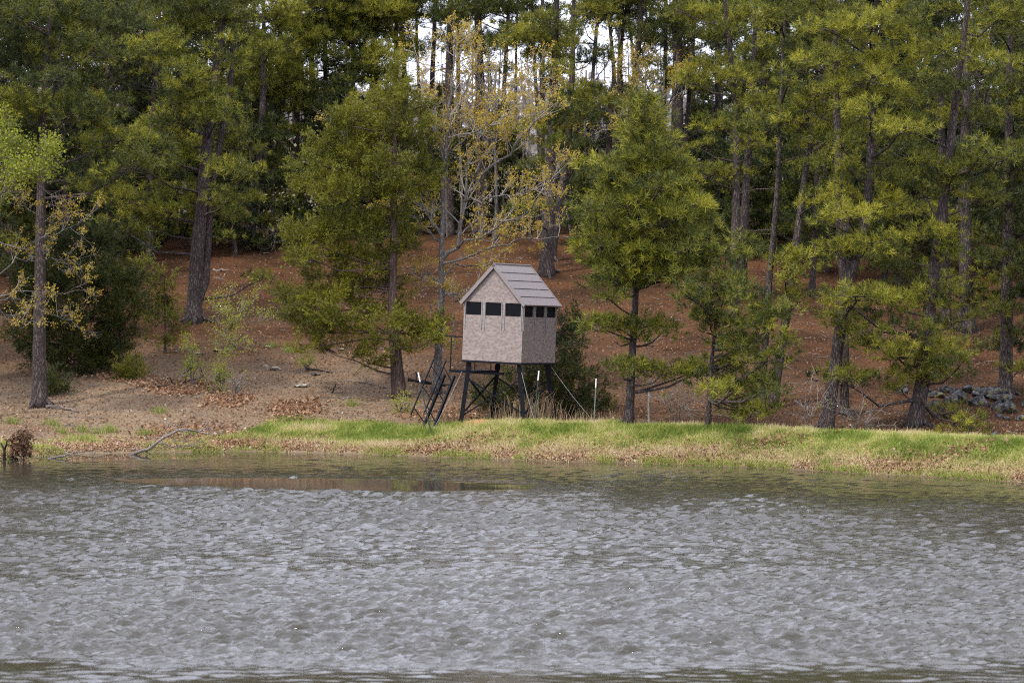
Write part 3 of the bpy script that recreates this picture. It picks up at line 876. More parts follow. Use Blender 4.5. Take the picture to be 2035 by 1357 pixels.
pine('pine with flaky plated bark just behind the young pine tip', [(1244, 462), (1248, 300), (1258, 190), (1270, 80), (1275, 0)], 20,
     [(1290, 125, 34, 12), (1310, 155, 40, 15), (1340, 168, 40, 13), (1290, 70, 24, 10), (1250, 3, 30, 12)], H=20, tone=.52, dead=5)
pine('very thick dark pine right of the young pine tip', [(1342, 470), (1344, 330), (1346, 200), (1347, 90), (1348, 0)], 31,
     [(1340, 60, 40, 26), (1375, 30, 46, 22), (1320, 30, 30, 18), (1345, 150, 34, 14), (1375, 170, 34, 16), (1390, 70, 30, 12)], H=21, tone=.34, dead=7)
pine('thin crooked pine close against the very thick dark pine', [(1358, 462), (1360, 300), (1368, 210), (1372, 120), (1384, 30), (1388, 0)], 13,
     [(1395, 20, 40, 14), (1360, 110, 22, 14)], H=17, tone=.36, dead=6)
pine('grey pine with yellow green boughs right of the young pine crown', [(1456, 640), (1458, 540), (1462, 440), (1464, 300), (1462, 180), (1448, 90), (1440, 0)], 21,
     [(1420, 148, 56, 20), (1470, 160, 46, 17), (1380, 165, 36, 14), (1425, 252, 46, 18), (1482, 250, 46, 18), (1395, 345, 38, 16), (1438, 352, 36, 14), (1380, 292, 28, 12), (1400, 32, 50, 22), (1440, 70, 50, 20), (1462, 30, 40, 22), (1350, 20, 40, 14), (1500, 200, 40, 18), (1500, 290, 36, 15)], H=18, tone=.66, dead=4)
pine('straight pine close behind the grey pine with yellow boughs', [(1474, 592), (1477, 500), (1482, 380), (1487, 280), (1498, 110), (1503, 0)], 19,
     [(1500, 105, 40, 20), (1520, 160, 40, 18), (1515, 25, 40, 22), (1545, 110, 40, 20), (1475, 110, 34, 14), (1530, 210, 36, 16), (1480, 495, 40, 16), (1510, 500, 40, 14)], H=20, tone=.48)
pine('slender scaly pine left of the leaning pine on the right slope', [(1514, 810), (1519, 700), (1530, 540), (1540, 440), (1549, 300), (1554, 150), (1560, 30), (1562, 0)], 15,
     [(1565, 30, 40, 24), (1555, 90, 36, 20), (1530, 260, 30, 14), (1545, 240, 36, 16), (1540, 30, 36, 22), (1580, 150, 30, 16), (1530, 640, 24, 10)], H=17, tone=.50, dead=7)
pine('slim pine leaning strongly to the right on the right slope', [(1532, 810), (1545, 740), (1557, 665), (1575, 540), (1588, 440), (1600, 340), (1617, 258), (1640, 160), (1650, 80), (1655, 0)], 20,
     [(1600, 222, 46, 22), (1645, 216, 38, 20), (1588, 242, 28, 14), (1660, 258, 46, 20), (1705, 242, 44, 16), (1620, 190, 42, 20), (1610, 120, 46, 24), (1640, 60, 46, 26), (1690, 30, 46, 22), (1650, 275, 28, 10), (1545, 520, 42, 12), (1562, 560, 22, 9), (1620, 405, 36, 12), (1600, 520, 26, 12), (1600, 300, 30, 12), (1590, 600, 24, 9)], H=18, tone=.68, dead=6)
pine('broad crowned pine pair forking low beside the grassy bank', [(1640, 866), (1655, 765), (1668, 670), (1682, 550), (1708, 505), (1722, 420), (1732, 300), (1738, 150), (1742, 0)], 25,
     [(1650, 60, 50, 28), (1702, 112, 56, 24), (1735, 50, 56, 32), (1640, 122, 44, 20), (1785, 122, 56, 24), (1725, 160, 56, 20), (1682, 182, 38, 16), (1765, 190, 56, 20), (1725, 222, 46, 18), (1800, 255, 40, 18), (1672, 292, 28, 12), (1700, 480, 50, 16), (1660, 500, 44, 13), (1722, 400, 52, 20), (1750, 345, 42, 17), (1692, 390, 40, 15), (1780, 375, 36, 16), (1645, 440, 32, 10), (1690, 430, 44, 16), (1800, 20, 46, 24), (1785, 70, 40, 20), (1700, 590, 40, 13), (1670, 640, 36, 12), (1620, 20, 40, 26), (1760, 270, 40, 16), (1720, 285, 40, 14), (1690, 340, 30, 12), (1740, 480, 40, 14)], H=18, tone=.66, fork=[(1682, 555), (1685, 500), (1680, 420), (1668, 300), (1662, 180), (1660, 40)], D=79.5, depth=1.3)
pine('short hidden pine trunk just behind the broad crowned pair', [(1678, 826), (1680, 720), (1678, 600), (1665, 400), (1660, 200), (1662, 0)], 17,
     [(1700, 755, 46, 11), (1658, 752, 34, 10), (1640, 180, 40, 18), (1650, 330, 30, 12), (1690, 520, 40, 16)], H=19, tone=.5)
pine('leaning thick pine with low hanging boughs in front of the rocks', [(1812, 870), (1834, 770), (1843, 645), (1858, 530), (1872, 430), (1888, 290), (1905, 150), (1920, 40), (1924, 0)], 31,
     [(1920, 100, 52, 24), (1965, 132, 46, 20), (1860, 92, 40, 22), (1985, 40, 54, 24), (1905, 180, 44, 16), (1785, 256, 46, 20), (1835, 250, 30, 13), (1862, 330, 46, 16), (1932, 330, 54, 18), (1962, 300, 46, 18), (1992, 322, 36, 16), (1902, 372, 50, 18), (1955, 400, 46, 18), (1832, 392, 40, 16),
      (1760, 592, 62, 20), (1812, 588, 54, 20), (1862, 602, 44, 18), (1762, 690, 60, 18), (1722, 672, 50, 16), (1820, 725, 56, 26), (1882, 692, 54, 22), (1842, 752, 38, 15), (1905, 730, 40, 16), (1680, 600, 40, 14), (1800, 655, 50, 16), (1905, 845, 40, 16), (1880, 822, 30, 10), (1900, 640, 40, 16), (1740, 640, 40, 12), (1780, 545, 46, 16), (1840, 470, 50, 18), (1890, 500, 46, 16), (1680, 760, 30, 10), (1790, 770, 34, 12)], H=19, tone=.60, D=80.3, depth=1.5)
pine('thick pine rising behind the lichen covered rocks', [(1921, 660), (1918, 510), (1915, 380), (1920, 200), (1922, 60), (1922, 0)], 30,
     [(1960, 592, 54, 22), (1935, 572, 38, 15), (1985, 520, 46, 20), (1940, 480, 46, 18), (1900, 440, 46, 18), (1950, 240, 46, 20), (1890, 240, 40, 18), (1860, 180, 40, 18), (2005, 130, 40, 20), (1880, 20, 40, 14), (1870, 560, 36, 14), (1850, 420, 40, 16)], H=21, tone=.52)
pine('tall pine at the upper end of the rock pile', [(1998, 785), (2000, 680), (2001, 555), (2003, 400), (2005, 240), (2008, 100), (2010, 0)], 27,
     [(1990, 690, 46, 18), (2020, 660, 36, 16), (2000, 620, 40, 14), (2012, 440, 50, 28), (2010, 335, 46, 22), (2022, 230, 40, 22), (2000, 180, 46, 20), (1980, 60, 46, 22), (2025, 20, 40, 26), (2000, 500, 46, 18), (2025, 560, 36, 20), (1980, 380, 40, 18), (2020, 740, 26, 10), (2020, 800, 20, 10)], H=20, tone=.44)
pine('dark pine trunk half hidden between leaning thick pine and broad pair', [(1879, 640), (1880, 470), (1872, 330), (1868, 150), (1866, 0)], 22,
     [(1840, 40, 46, 22), (1830, 150, 50, 22), (1840, 210, 46, 18), (1800, 310, 46, 18), (1830, 345, 40, 16), (1790, 430, 46, 20), (1760, 500, 46, 18)], H=20, tone=.42)
pine('small slanting pine on the slope among thick right hand pines', [(1752, 560), (1765, 517), (1775, 450), (1780, 380)], 11, [(1790, 360, 36, 16), (1770, 400, 34, 14), (1760, 430, 30, 12)], tone=.45)
pine('thin pine stem on bare rusty slope right of the leaning pine', [(1614, 588), (1616, 500), (1622, 380), (1628, 200), (1630, 0)], 12, [(1630, 300, 30, 12), (1610, 340, 30, 12), (1640, 400, 30, 13), (1600, 440, 34, 14), (1625, 470, 30, 12)], H=16, tone=.46, dead=6)
# the two young pines
YB = []
for y, l, r_ in ((205, 1262, 1292), (232, 1250, 1305), (262, 1240, 1318), (292, 1226, 1322), (322, 1232, 1338), (350, 1180, 1352), (385, 1190, 1370), (415, 1165, 1392), (450, 1185, 1400), (485, 1170, 1400), (520, 1175, 1395)):
    if y < 340: l, r_ = 1275 - (1275 - l) * .7, 1275 + (r_ - 1275) * .7
    nb = max(1, int((r_ - l) / 44))
    for k in range(nb):
        cx_ = l + (k + .5) * (r_ - l) / nb
        YB.append((cx_, y + random.uniform(-8, 8), .62 * (r_ - l) / nb + 4, 15))
        YB.append((cx_ + random.uniform(-10, 10), y + random.uniform(-14, 8), .55 * (r_ - l) / nb + 4, 14))
YB += [(1215, 555, 40, 13), (1265, 560, 42, 14), (1320, 545, 40, 14), (1360, 530, 34, 14), (1225, 652, 46, 10), (1275, 662, 36, 9), (1320, 655, 26, 8), (1195, 645, 26, 8), (1235, 728, 30, 8), (1280, 735, 36, 9), (1330, 738, 30, 8), (1370, 742, 30, 8), (1400, 735, 22, 9), (1205, 590, 26, 9)]
pine('young full pine with conical bright green crown right of the blind', [(1249, 845), (1253, 785), (1257, 700), (1263, 600), (1268, 450), (1273, 320), (1277, 192)], 17, YB, tone=.55, depth=.75, dead=8, dens=1.5, ts=1.2, cones=0, vary=.04)
pine('second young pine with thin dark trunk beside the young conical pine', [(1406, 852), (1410, 780), (1418, 670), (1428, 600), (1440, 540), (1445, 500)], 10,
     [(1395, 580, 34, 16), (1430, 575, 36, 18), (1465, 600, 34, 14), (1405, 620, 36, 14), (1450, 560, 30, 18), (1470, 640, 40, 16), (1500, 690, 36, 14), (1450, 720, 40, 13), (1480, 760, 46, 16), (1420, 770, 34, 10), (1520, 650, 26, 12), (1505, 810, 40, 14), (1470, 815, 36, 12), (1430, 520, 26, 14), (1460, 500, 26, 14), (1380, 540, 26, 14), (1440, 600, 34, 18), (1490, 620, 30, 16), (1415, 640, 34, 14), (1440, 670, 36, 14), (1520, 720, 34, 15), (1545, 690, 26, 12), (1500, 780, 40, 15), (1455, 780, 36, 12), (1530, 770, 30, 13), (1475, 680, 36, 15), (1540, 620, 22, 12), (1370, 590, 26, 14)], tone=.45, ts=1.25, dead=8, cones=0)

# ---- pines further back on the hill crest
def proto(H, low, dense, tone, rad=2.3, young=False):
    H = H * .9 if not young else H
    """one pine at the origin: trunk mesh and crown mesh to be shared"""
    u = np.linspace(0, 1, 30); ln = rng.normal(0, .5, 2)
    PT = np.stack([ln[0] * u + .12 * np.sin(u * 5 + ln[1]), ln[1] * u + .12 * np.cos(u * 4), H * u - .15], 1)
    r0 = .02 * H ** .8 if young else rng.uniform(.13, .2)
    wood = Solid(); wood.tube(PT, r0 * (1 - .8 * u) + r0 * .4 * np.exp(-u * 25), 10, True, .05, int(H * 10))
    fol = Foliage(); z = low
    while z < H - .3:
        fr = (z - low) / (H - low)
        for k in range(dense):
            a = rng.uniform(0, 6.28); rr = rad * ((1 - fr) ** .6 + .12) * rng.uniform(.3, 1) * (.75 if (fr < .15 and not young) else 1)
            p = path_at_z(PT, z); c = p + np.array([math.cos(a) * rr, math.sin(a) * rr, rng.uniform(-.25, .35)])
            sz = (.35 + .45 * (1 - fr)) * rng.uniform(.7, 1.2)
            bough(fol, wood, c, sz, sz, sz * .42, p - (0, 0, .15 + .2 * rr), 'pine2', 1.35, tone, .62, .022 + .012 * rr)
        z += .62
    for k in range(7 if not young else 0):
        z = rng.uniform(2, low + 1); p = path_at_z(PT, z); a = rng.uniform(0, 6.28); l = rng.uniform(.5, 1.6)
        wood.tube([p, p + np.array([math.cos(a) * l, math.sin(a) * l, .25 * l])], [.022, .006], 4, False)
    V = np.concatenate(wood.v); T = np.concatenate(wood.t)
    tm = mesh_tris('crest_pine_trunk', V, T, M['bark'], None, True)
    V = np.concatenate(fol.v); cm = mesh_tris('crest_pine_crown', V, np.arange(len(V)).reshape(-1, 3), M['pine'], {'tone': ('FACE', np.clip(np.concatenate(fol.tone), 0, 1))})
    return tm, cm
PR_low = [proto(18, 3.5, 3, .26), proto(20, 4.5, 3, .16), proto(17, 2.8, 3, .32), proto(19, 5.0, 3, .22)]  # low tones paint the shade on these back trees into their needles
PR_high = [proto(20, 9.5, 2, .36), proto(19, 8.5, 2, .44), proto(21, 10.5, 2, .40)]
PR_young = [proto(6.5, .5, 3, .26, 1.5, True), proto(4.5, .4, 3, .36, 1.1, True), proto(8, .9, 3, .20, 1.7, True)]
def crest(x, D, pr, label, group, name='pine_tree', s=1.0, cat='pine tree'):
    b = ground_at(at(x, 480, D)[0], D)
    rt = thing(name, label, cat, b, group)
    rt.rotation_euler = (0, 0, random.uniform(0, 6.28)); k = s * random.uniform(.92, 1.08); rt.scale = (k, k, k)
    link('trunk', pr[0], rt); link('crown', pr[1], rt)
i = 0
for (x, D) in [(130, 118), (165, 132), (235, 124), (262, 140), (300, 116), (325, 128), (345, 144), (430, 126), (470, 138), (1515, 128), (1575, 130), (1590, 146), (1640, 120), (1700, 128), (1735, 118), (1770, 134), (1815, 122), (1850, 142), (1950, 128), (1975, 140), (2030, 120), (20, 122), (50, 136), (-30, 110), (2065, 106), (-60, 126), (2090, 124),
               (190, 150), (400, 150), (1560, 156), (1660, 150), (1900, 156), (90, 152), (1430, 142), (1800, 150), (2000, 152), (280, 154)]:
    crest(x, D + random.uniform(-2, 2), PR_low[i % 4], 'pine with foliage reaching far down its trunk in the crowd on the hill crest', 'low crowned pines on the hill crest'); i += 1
for (x, D) in [(505, 128), (560, 148), (620, 142), (660, 126), (700, 138), (1480, 150), (775, 130), (845, 142), (1000, 132), (1065, 122), (1076, 140), (1160, 144), (1302, 128), (1420, 134), (720, 150), (920, 150), (1030, 152), (1280, 150), (1360, 148), (1220, 140), (860, 128)]:
    crest(x, D + random.uniform(-2, 2), PR_high[i % 3], 'pine with long bare trunk and high thin crown on the hill crest', 'high crowned pines on the hill crest'); i += 1
for (x, D, s) in [(40, 112, 1), (130, 120, 1), (215, 112, .9), (250, 122, 1), (300, 118, 1), (345, 126, 1), (420, 122, .8), (465, 118, .9), (540, 122, .9), (590, 126, 1), (660, 122, 1), (720, 126, 1), (1050, 128, .6), (1130, 124, .6), (1170, 118, .7), (1390, 120, .7), (1430, 118, .8), (1470, 116, .8), (1500, 118, .9), (1540, 122, 1), (1580, 116, .9), (1620, 122, 1), (1650, 114, .9), (1690, 118, 1), (1730, 122, 1), (1780, 112, 1), (1820, 118, 1), (1850, 112, .9), (1890, 120, 1), (1940, 114, 1), (1970, 122, 1), (2010, 112, 1), (2040, 118, 1), (1760, 126, 1), (0, 118, 1), (90, 126, 1), (180, 128, 1), (760, 128, .8), (800, 134, .95), (835, 126, .7), (870, 138, .95), (910, 130, .8), (945, 136, .9), (985, 128, .75), (1015, 138, .9), (1045, 134, .8), (1110, 132, .9), (1150, 136, .8), (1195, 128, .75), (1240, 134, .85), (1290, 130, .75), (1330, 136, .85), (1375, 130, .8), (1410, 136, .95), (620, 132, 1.1), (560, 130, 1), (500, 130, 1)]:
    crest(x, D + random.uniform(-2, 2), PR_young[i % 3], 'young bushy pine of the understory below the crest pines', 'young understory pines on the crest', 'young_pine', s); i += 1

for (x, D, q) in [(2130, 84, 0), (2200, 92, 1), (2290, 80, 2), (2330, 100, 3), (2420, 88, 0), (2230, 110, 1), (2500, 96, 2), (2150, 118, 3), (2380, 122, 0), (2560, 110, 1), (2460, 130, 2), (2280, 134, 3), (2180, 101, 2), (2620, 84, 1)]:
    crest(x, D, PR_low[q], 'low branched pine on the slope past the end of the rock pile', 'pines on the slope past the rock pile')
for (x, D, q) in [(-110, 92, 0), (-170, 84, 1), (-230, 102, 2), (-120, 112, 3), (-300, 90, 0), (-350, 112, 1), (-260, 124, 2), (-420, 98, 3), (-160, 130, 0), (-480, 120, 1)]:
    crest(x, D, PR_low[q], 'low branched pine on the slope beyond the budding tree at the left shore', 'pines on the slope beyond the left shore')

# ------------------------------------------------------------------ cedars (feathery juniper)
def cedar(label, path, wpx, blobs, D=None, tone=.5, n_per=1.0, name='cedar_tree', cat='cedar tree', ts=1.0, ry=.8, depth=.6):
    b = ground_px(*path[0]) if D is None else ground_at(at(*path[0], D)[0], D)
    Y0 = b[1]; ppm = F / Y0
    pts = np.array([b - (0, 0, .12)] + [at(x, y, Y0) for x, y in path[1:]])
    L = np.linspace(0, 1, len(pts)); u = np.linspace(0, 1, 16)
    PT = np.stack([np.interp(u, L, pts[:, k]) for k in range(3)], 1)
    r0 = wpx / 2 / ppm
    wood = Solid(); wood.tube(PT, r0 * (1 - .88 * u) + r0 * .5 * np.exp(-u * 14), 12, True, .09, 4)
    fol = Foliage()
    for (x, y, rxp, rzp) in blobs:
        c = at(x, y, Y0 + np.clip(rng.normal(0, depth), -1.6, 1.6))
        rx, rz = rxp / ppm, rzp / ppm
        rr = np.array([rx, rx * ry, rz])
        n = int(250 * n_per * rx * (rz + .25) / .3)
        nc = max(4, int(n / 16))
        d = unit(nc); r = rng.uniform(.45, 1, nc) ** .6
        K = c + d * r[:, None] * rr
        lvl = tone + rng.normal(0, .06)
        for k in range(nc):
            m = 16
            # plumes: tufts strung along an outward and upward pointing shoot
            ax_ = d[k] * np.array([1, 1, .5]) + np.array([0, 0, .55]) + rng.normal(0, .25, 3); ax_ /= np.linalg.norm(ax_)
            tt = rng.uniform(-.25, .30, m)
            P = K[k] + ax_ * tt[:, None] + rng.normal(0, .075, (m, 3))
            fol.add('cedar', P, ax_ + rng.normal(0, .45, (m, 3)), ts * rng.uniform(.8, 1.3, m), lvl + rng.normal(0, .08) + rng.normal(0, .08, m) + .12 * tt)
        a = path_at_z(PT, max(b[2] + .3, c[2] + rng.uniform(-.45, .1) * abs(c[0] - PT[8, 0])))
        mid = (a + c) / 2 + rng.normal(0, .16, 3)
        wood.tube([a, (a + mid) / 2 + rng.normal(0, .07, 3), mid, (mid + c) / 2 + rng.normal(0, .06, 3), c], np.array([1, .8, .6, .4, .2]) * min(.034, r0 * .4), 5, False)
        for k in range(0, min(nc, 14), 2):
            wood.tube([(mid + c) / 2, (c + K[k]) / 2 + rng.normal(0, .04, 3), K[k]], [.012, .009, .005], 4, False)
    rt = thing(name, label, cat, b)
    wood.build('trunk', M['cedar_bark'], rt, b, True)
    fol.build('crown', 'cedar', rt, b)
    return rt
cedar('large feathery olive green cedar with reddish trunk left of the blind', [(795, 792), (788, 720), (780, 600), (782, 450), (785, 300), (783, 135)], 27,
      [(782, 150, 22, 22), (775, 185, 36, 22), (800, 200, 34, 18), (740, 215, 44, 22), (700, 235, 38, 20), (660, 245, 30, 18), (800, 245, 44, 20), (830, 215, 26, 12), (760, 260, 50, 22), (690, 285, 50, 22), (640, 290, 36, 18), (830, 280, 36, 18), (740, 305, 50, 22), (630, 330, 44, 20), (690, 335, 50, 22), (780, 325, 46, 20), (840, 330, 34, 16),
       (610, 370, 40, 18), (665, 385, 50, 20), (730, 370, 50, 22), (800, 380, 44, 20), (840, 370, 28, 14), (690, 420, 46, 16), (760, 430, 46, 16), (620, 460, 46, 18), (665, 450, 44, 18), (590, 465, 28, 14), (720, 470, 46, 18), (770, 460, 50, 18), (640, 500, 50, 18), (700, 510, 50, 18), (750, 500, 50, 18), (600, 510, 32, 16), (800, 490, 30, 14),
       (650, 545, 40, 16), (720, 545, 46, 18), (760, 560, 40, 16), (690, 580, 50, 18), (640, 590, 40, 16), (590, 585, 36, 14), (560, 585, 20, 12), (620, 625, 50, 18), (670, 625, 44, 18), (580, 620, 30, 12), (720, 610, 36, 16), (640, 660, 40, 16), (690, 650, 40, 14), (635, 690, 18, 16), (700, 700, 24, 12), (740, 680, 30, 14), (770, 640, 34, 12),
       (810, 640, 36, 14), (850, 640, 30, 14), (840, 665, 34, 12), (880, 665, 18, 12), (790, 610, 30, 12), (600, 690, 14, 10), (820, 690, 24, 9), (750, 720, 18, 10)], tone=.66)
cedar('large dense dark green cedar bush on the left slope behind the shore pine', [(150, 745), (152, 700), (152, 600), (150, 470)], 12,
      [(150, 480, 40, 30), (120, 520, 50, 34), (190, 520, 44, 32), (80, 560, 50, 34), (150, 560, 50, 34), (220, 565, 44, 32), (60, 610, 44, 34), (120, 620, 50, 36), (190, 620, 50, 36), (245, 615, 36, 32), (50, 660, 36, 28), (110, 670, 50, 32), (180, 680, 50, 34), (240, 665, 36, 30), (90, 705, 40, 22), (150, 715, 46, 24), (215, 710, 40, 24), (260, 570, 26, 26), (60, 520, 30, 24), (200, 480, 26, 22)],
      tone=.24, ts=1.0, name='cedar_bush', cat='cedar', n_per=1.5)
cedar('dark green cedar bush growing close behind the blind legs', [(1090, 832), (1092, 790), (1095, 720), (1112, 640)], 9,
      [(1115, 660, 26, 26), (1135, 690, 24, 24), (1100, 700, 34, 26), (1060, 740, 40, 22), (1110, 745, 44, 26), (1150, 735, 26, 24), (1020, 765, 44, 24), (1080, 785, 46, 26), (1140, 785, 44, 26), (1185, 790, 30, 24), (1010, 805, 40, 20), (1060, 815, 40, 18), (1120, 818, 44, 18), (1180, 818, 32, 16), (975, 790, 36, 22), (1150, 640, 14, 14)],
      D=83.2, tone=.22, name='cedar_bush', cat='cedar')
cedar('light green young cedar sapling between dark cedar bush and twin pine', [(328, 703), (328, 660), (328, 600), (326, 540)], 6,
      [(326, 550, 16, 20), (335, 585, 26, 22), (308, 590, 22, 20), (320, 620, 32, 20), (345, 615, 20, 16), (305, 640, 24, 16), (340, 650, 24, 14), (318, 672, 24, 12), (290, 560, 16, 18), (275, 530, 18, 18)], tone=.55, name='cedar_sapling', cat='cedar', n_per=.6, depth=.3)
cedar('small cedar seedling at the foot of the left shore pine', [(100, 785), (100, 770), (102, 740)], 3, [(102, 745, 14, 14), (112, 765, 16, 12), (95, 770, 14, 12), (108, 778, 16, 8)], tone=.25, name='cedar_seedling', cat='cedar', depth=.2)
cedar('small leafy evergreen bush below the big dark cedar bush', [(255, 752), (255, 740), (255, 720)], 3, [(250, 725, 18, 12), (268, 738, 16, 10), (240, 742, 14, 8), (258, 748, 16, 8)], tone=.62, name='evergreen_bush', cat='bush', depth=.2)

# ------------------------------------------------------------------ broadleaf trees in bud
def grow(wood, tips, p, d, L, r, lvl, spread=.55, up=.15, sides=5):
    n = 4 if lvl > 0 else 2
    P = [np.array(p, float)]; q = np.array(d, float)
    for k in range(n):
        q = q + rng.normal(0, .16, 3) + np.array([0, 0, up * .25]); q /= np.linalg.norm(q)
        P.append(P[-1] + q * L / n)
    P = np.array(P); R = np.linspace(r, r * .5, n + 1)
    wood.tube(P, R, sides if lvl > 1 else 3, False)
    if lvl == 0:
        tips.append((P[-1], q)); 
        if rng.random() < .5: tips.append((P[-2], q))
        return
    kids = rng.integers(3, 5)
    for k in range(kids):
        f = rng.uniform(.3, 1) if k else 1.0
        i = min(n - 1, int(f * n)); b = P[i] + (P[i + 1] - P[i]) * (f * n - i)
        v = rng.normal(0, spread, 3); v[2] += up
        e = q + v; e /= np.linalg.norm(e)
        grow(wood, tips, b, e, L * rng.uniform(.45, .7), max(.0048, r * rng.uniform(.4, .58)), lvl - 1, spread, up, sides)

def budtree(label, base, limbs, wpx, tone=.5, D=None, lv=2, leafmat='bud', kind='bud', leafp=.9, name='budding_tree', cat='tree', group=None, barkm='oak_bark', ls=1.0, trunk=None, depthj=1.2, twr=.010):
    b = ground_px(*base) if D is None else ground_at(at(*base, D)[0], D)
    Y0 = b[1]; ppm = F / Y0
    wood = Solid(); tw = Solid(); tips = []
    r0 = wpx / 2 / ppm
    tp = [b - (0, 0, .12)] + [at(x, y, Y0) for x, y in trunk]
    tp = np.array(tp); L = np.linspace(0, 1, len(tp)); u = np.linspace(0, 1, 14)
    PT = np.stack([np.interp(u, L, tp[:, k]) for k in range(3)], 1)
    wood.tube(PT, r0 * (1 - .55 * u) + r0 * .5 * np.exp(-u * 12), 10, True, .06, 3)
    for li in limbs:
        dy = rng.normal(0, depthj)
        n = len(li['p']); P = np.array([at(x, y, Y0 + dy * (k / max(1, n - 1))) for k, (x, y) in enumerate(li['p'])])
        Lr = np.linspace(0, 1, n); uu = np.linspace(0, 1, 12)
        Q = np.stack([np.interp(uu, Lr, P[:, k]) for k in range(3)], 1)
        Q[1:-1] += rng.normal(0, .05, (10, 3))
        rr = li.get('w', 6) / 2 / ppm
        wood.tube(Q, rr * (1 - .75 * uu), 7, False, .04)
        for k in range(li.get('n', 9)):
            f = rng.uniform(.18, 1) if k else 1.0
            i = min(10, int(f * 11)); p = Q[i] + (Q[i + 1] - Q[i]) * (f * 11 - i)
            dd = Q[i + 1] - Q[i]; dd /= np.linalg.norm(dd)
            v = dd + rng.normal(0, .65, 3) + np.array([0, 0, .25]); v /= np.linalg.norm(v)
            grow(tw, tips, p, v, li.get('l', .9) * rng.uniform(.6, 1.2), max(twr, rr * .42 * (1 - .6 * f)), lv, .55, .16)
    rt = thing(name, label, cat, b, group)
    wood.build('trunk', M[barkm], rt, b, True)
    if tw.v: tw.build('twig_work', M['pale_bark'], rt, b, True)
    fol = Foliage()
    P = np.array([t[0] for t in tips]); A = np.array([t[1] for t in tips])
    keep = rng.random(len(P)) < leafp
    fol.add(kind, P[keep], A[keep] + (0, 0, -.2), ls * rng.uniform(.6, 1.25, keep.sum()), tone + rng.normal(0, .2, keep.sum()))
    fol.build('crown', leafmat, rt, b)
    return rt
budtree('oak in bud with yellow leaf tufts and pale twigs behind the blind', (868, 782), [
    dict(p=[(880, 400), (888, 310), (895, 220), (900, 150), (905, 85)], w=9, n=21, l=.85), dict(p=[(886, 330), (860, 250), (845, 180), (822, 105)], w=6, n=18, l=.8), dict(p=[(893, 240), (925, 180), (945, 130), (935, 90)], w=5, n=15, l=.7),
    dict(p=[(876, 520), (905, 492), (920, 430), (922, 380), (935, 320), (965, 240), (985, 160)], w=10, n=22, l=.85), dict(p=[(926, 385), (990, 322), (1040, 279), (1085, 205)], w=7, n=20, l=.8), dict(p=[(945, 345), (985, 270), (1030, 190), (1060, 150)], w=5, n=18, l=.75),
    dict(p=[(905, 492), (947, 470), (1040, 430), (1100, 352)], w=6, n=18, l=.7), dict(p=[(876, 525), (960, 500), (1040, 478), (1120, 470)], w=5, n=16, l=.6), dict(p=[(878, 470), (855, 431), (817, 392), (760, 318), (707, 262)], w=8, n=21, l=.75), dict(p=[(817, 392), (790, 370), (745, 340), (720, 325)], w=4, n=12, l=.55),
    dict(p=[(878, 480), (840, 455), (800, 415), (770, 408)], w=5, n=12, l=.6), dict(p=[(874, 560), (845, 540), (835, 565), (855, 620)], w=5, n=10, l=.5), dict(p=[(874, 560), (900, 520), (940, 528), (975, 520)], w=5, n=12, l=.5), dict(p=[(920, 400), (960, 395), (1010, 390), (1070, 380)], w=5, n=15, l=.6), dict(p=[(872, 590), (900, 585), (925, 600)], w=4, n=8, l=.4),
    dict(p=[(900, 300), (940, 260), (1000, 250), (1040, 230)], w=4, n=14, l=.6)], 17, trunk=[(872, 680), (878, 580), (877, 510), (880, 440), (880, 395)], tone=.55, leafp=.72, ls=.8, twr=.013)
budtree('budding tree reaching in from the left edge with thin yellow leaved limbs', (-22, 770), [
    dict(p=[(-15, 480), (40, 492), (100, 470), (165, 440)], w=3, n=10, l=.6), dict(p=[(-15, 560), (30, 515), (90, 512), (150, 520)], w=3, n=10, l=.6), dict(p=[(-18, 600), (30, 590), (90, 620), (140, 632)], w=3, n=10, l=.55), dict(p=[(-18, 590), (40, 580), (110, 590), (160, 570)], w=2.6, n=9, l=.55),
    dict(p=[(-10, 420), (20, 380), (60, 370), (120, 400)], w=3, n=10, l=.6), dict(p=[(-5, 300), (40, 400), (90, 440)], w=2.6, n=8, l=.6), dict(p=[(-18, 640), (20, 625), (60, 640)], w=2.6, n=6, l=.5)], 14, trunk=[(-20, 640), (-14, 480), (-8, 340), (-5, 250)], D=82, tone=.55, leafp=.45, ls=.8, twr=.006)
budtree('broadleaf tree with fresh yellow green leaves at the left edge', (-30, 760), [
    dict(p=[(-20, 400), (10, 330), (40, 310), (75, 320)], w=5, n=14, l=.55), dict(p=[(-20, 380), (0, 300), (20, 265)], w=5, n=14, l=.5), dict(p=[(-20, 420), (20, 345), (60, 340), (95, 325)], w=4, n=12, l=.45), dict(p=[(-20, 430), (10, 380), (40, 350)], w=4, n=10, l=.45), dict(p=[(-24, 360), (-30, 290), (-20, 230)], w=5, n=10, l=.6)],
    12, trunk=[(-30, 600), (-24, 450), (-20, 380)], D=80.5, tone=.45, leafmat='green_leaf', kind='leaf', leafp=.95, ls=1.2)
for (x, tw_, lbl, tn) in ((215, 9, 'budding hardwood with orange leaf tufts behind the left shore pine', .25), (1165, 8, 'thin budding hardwood with pale leaves behind the curved leaning pine', .8), (985, 8, 'thin bare hardwood behind the right side of the oak', .3), (1320, 7, 'thin pale hardwood in the gap beside the very thick dark pine', .6)):
    lm = []
    for k in range(8):
        y0 = random.uniform(180, 330); s_ = random.choice((-1, 1))
        lm.append(dict(p=[(x, y0), (x + s_ * 25, y0 - 35), (x + s_ * random.uniform(40, 80), y0 - random.uniform(50, 110))], w=4, n=7, l=.9))
    budtree(lbl, (x, 470), lm, tw_, trunk=[(x + 2, 380), (x - 3, 260), (x, 140)], D=122, tone=tn, leafp=.6, ls=1.1)

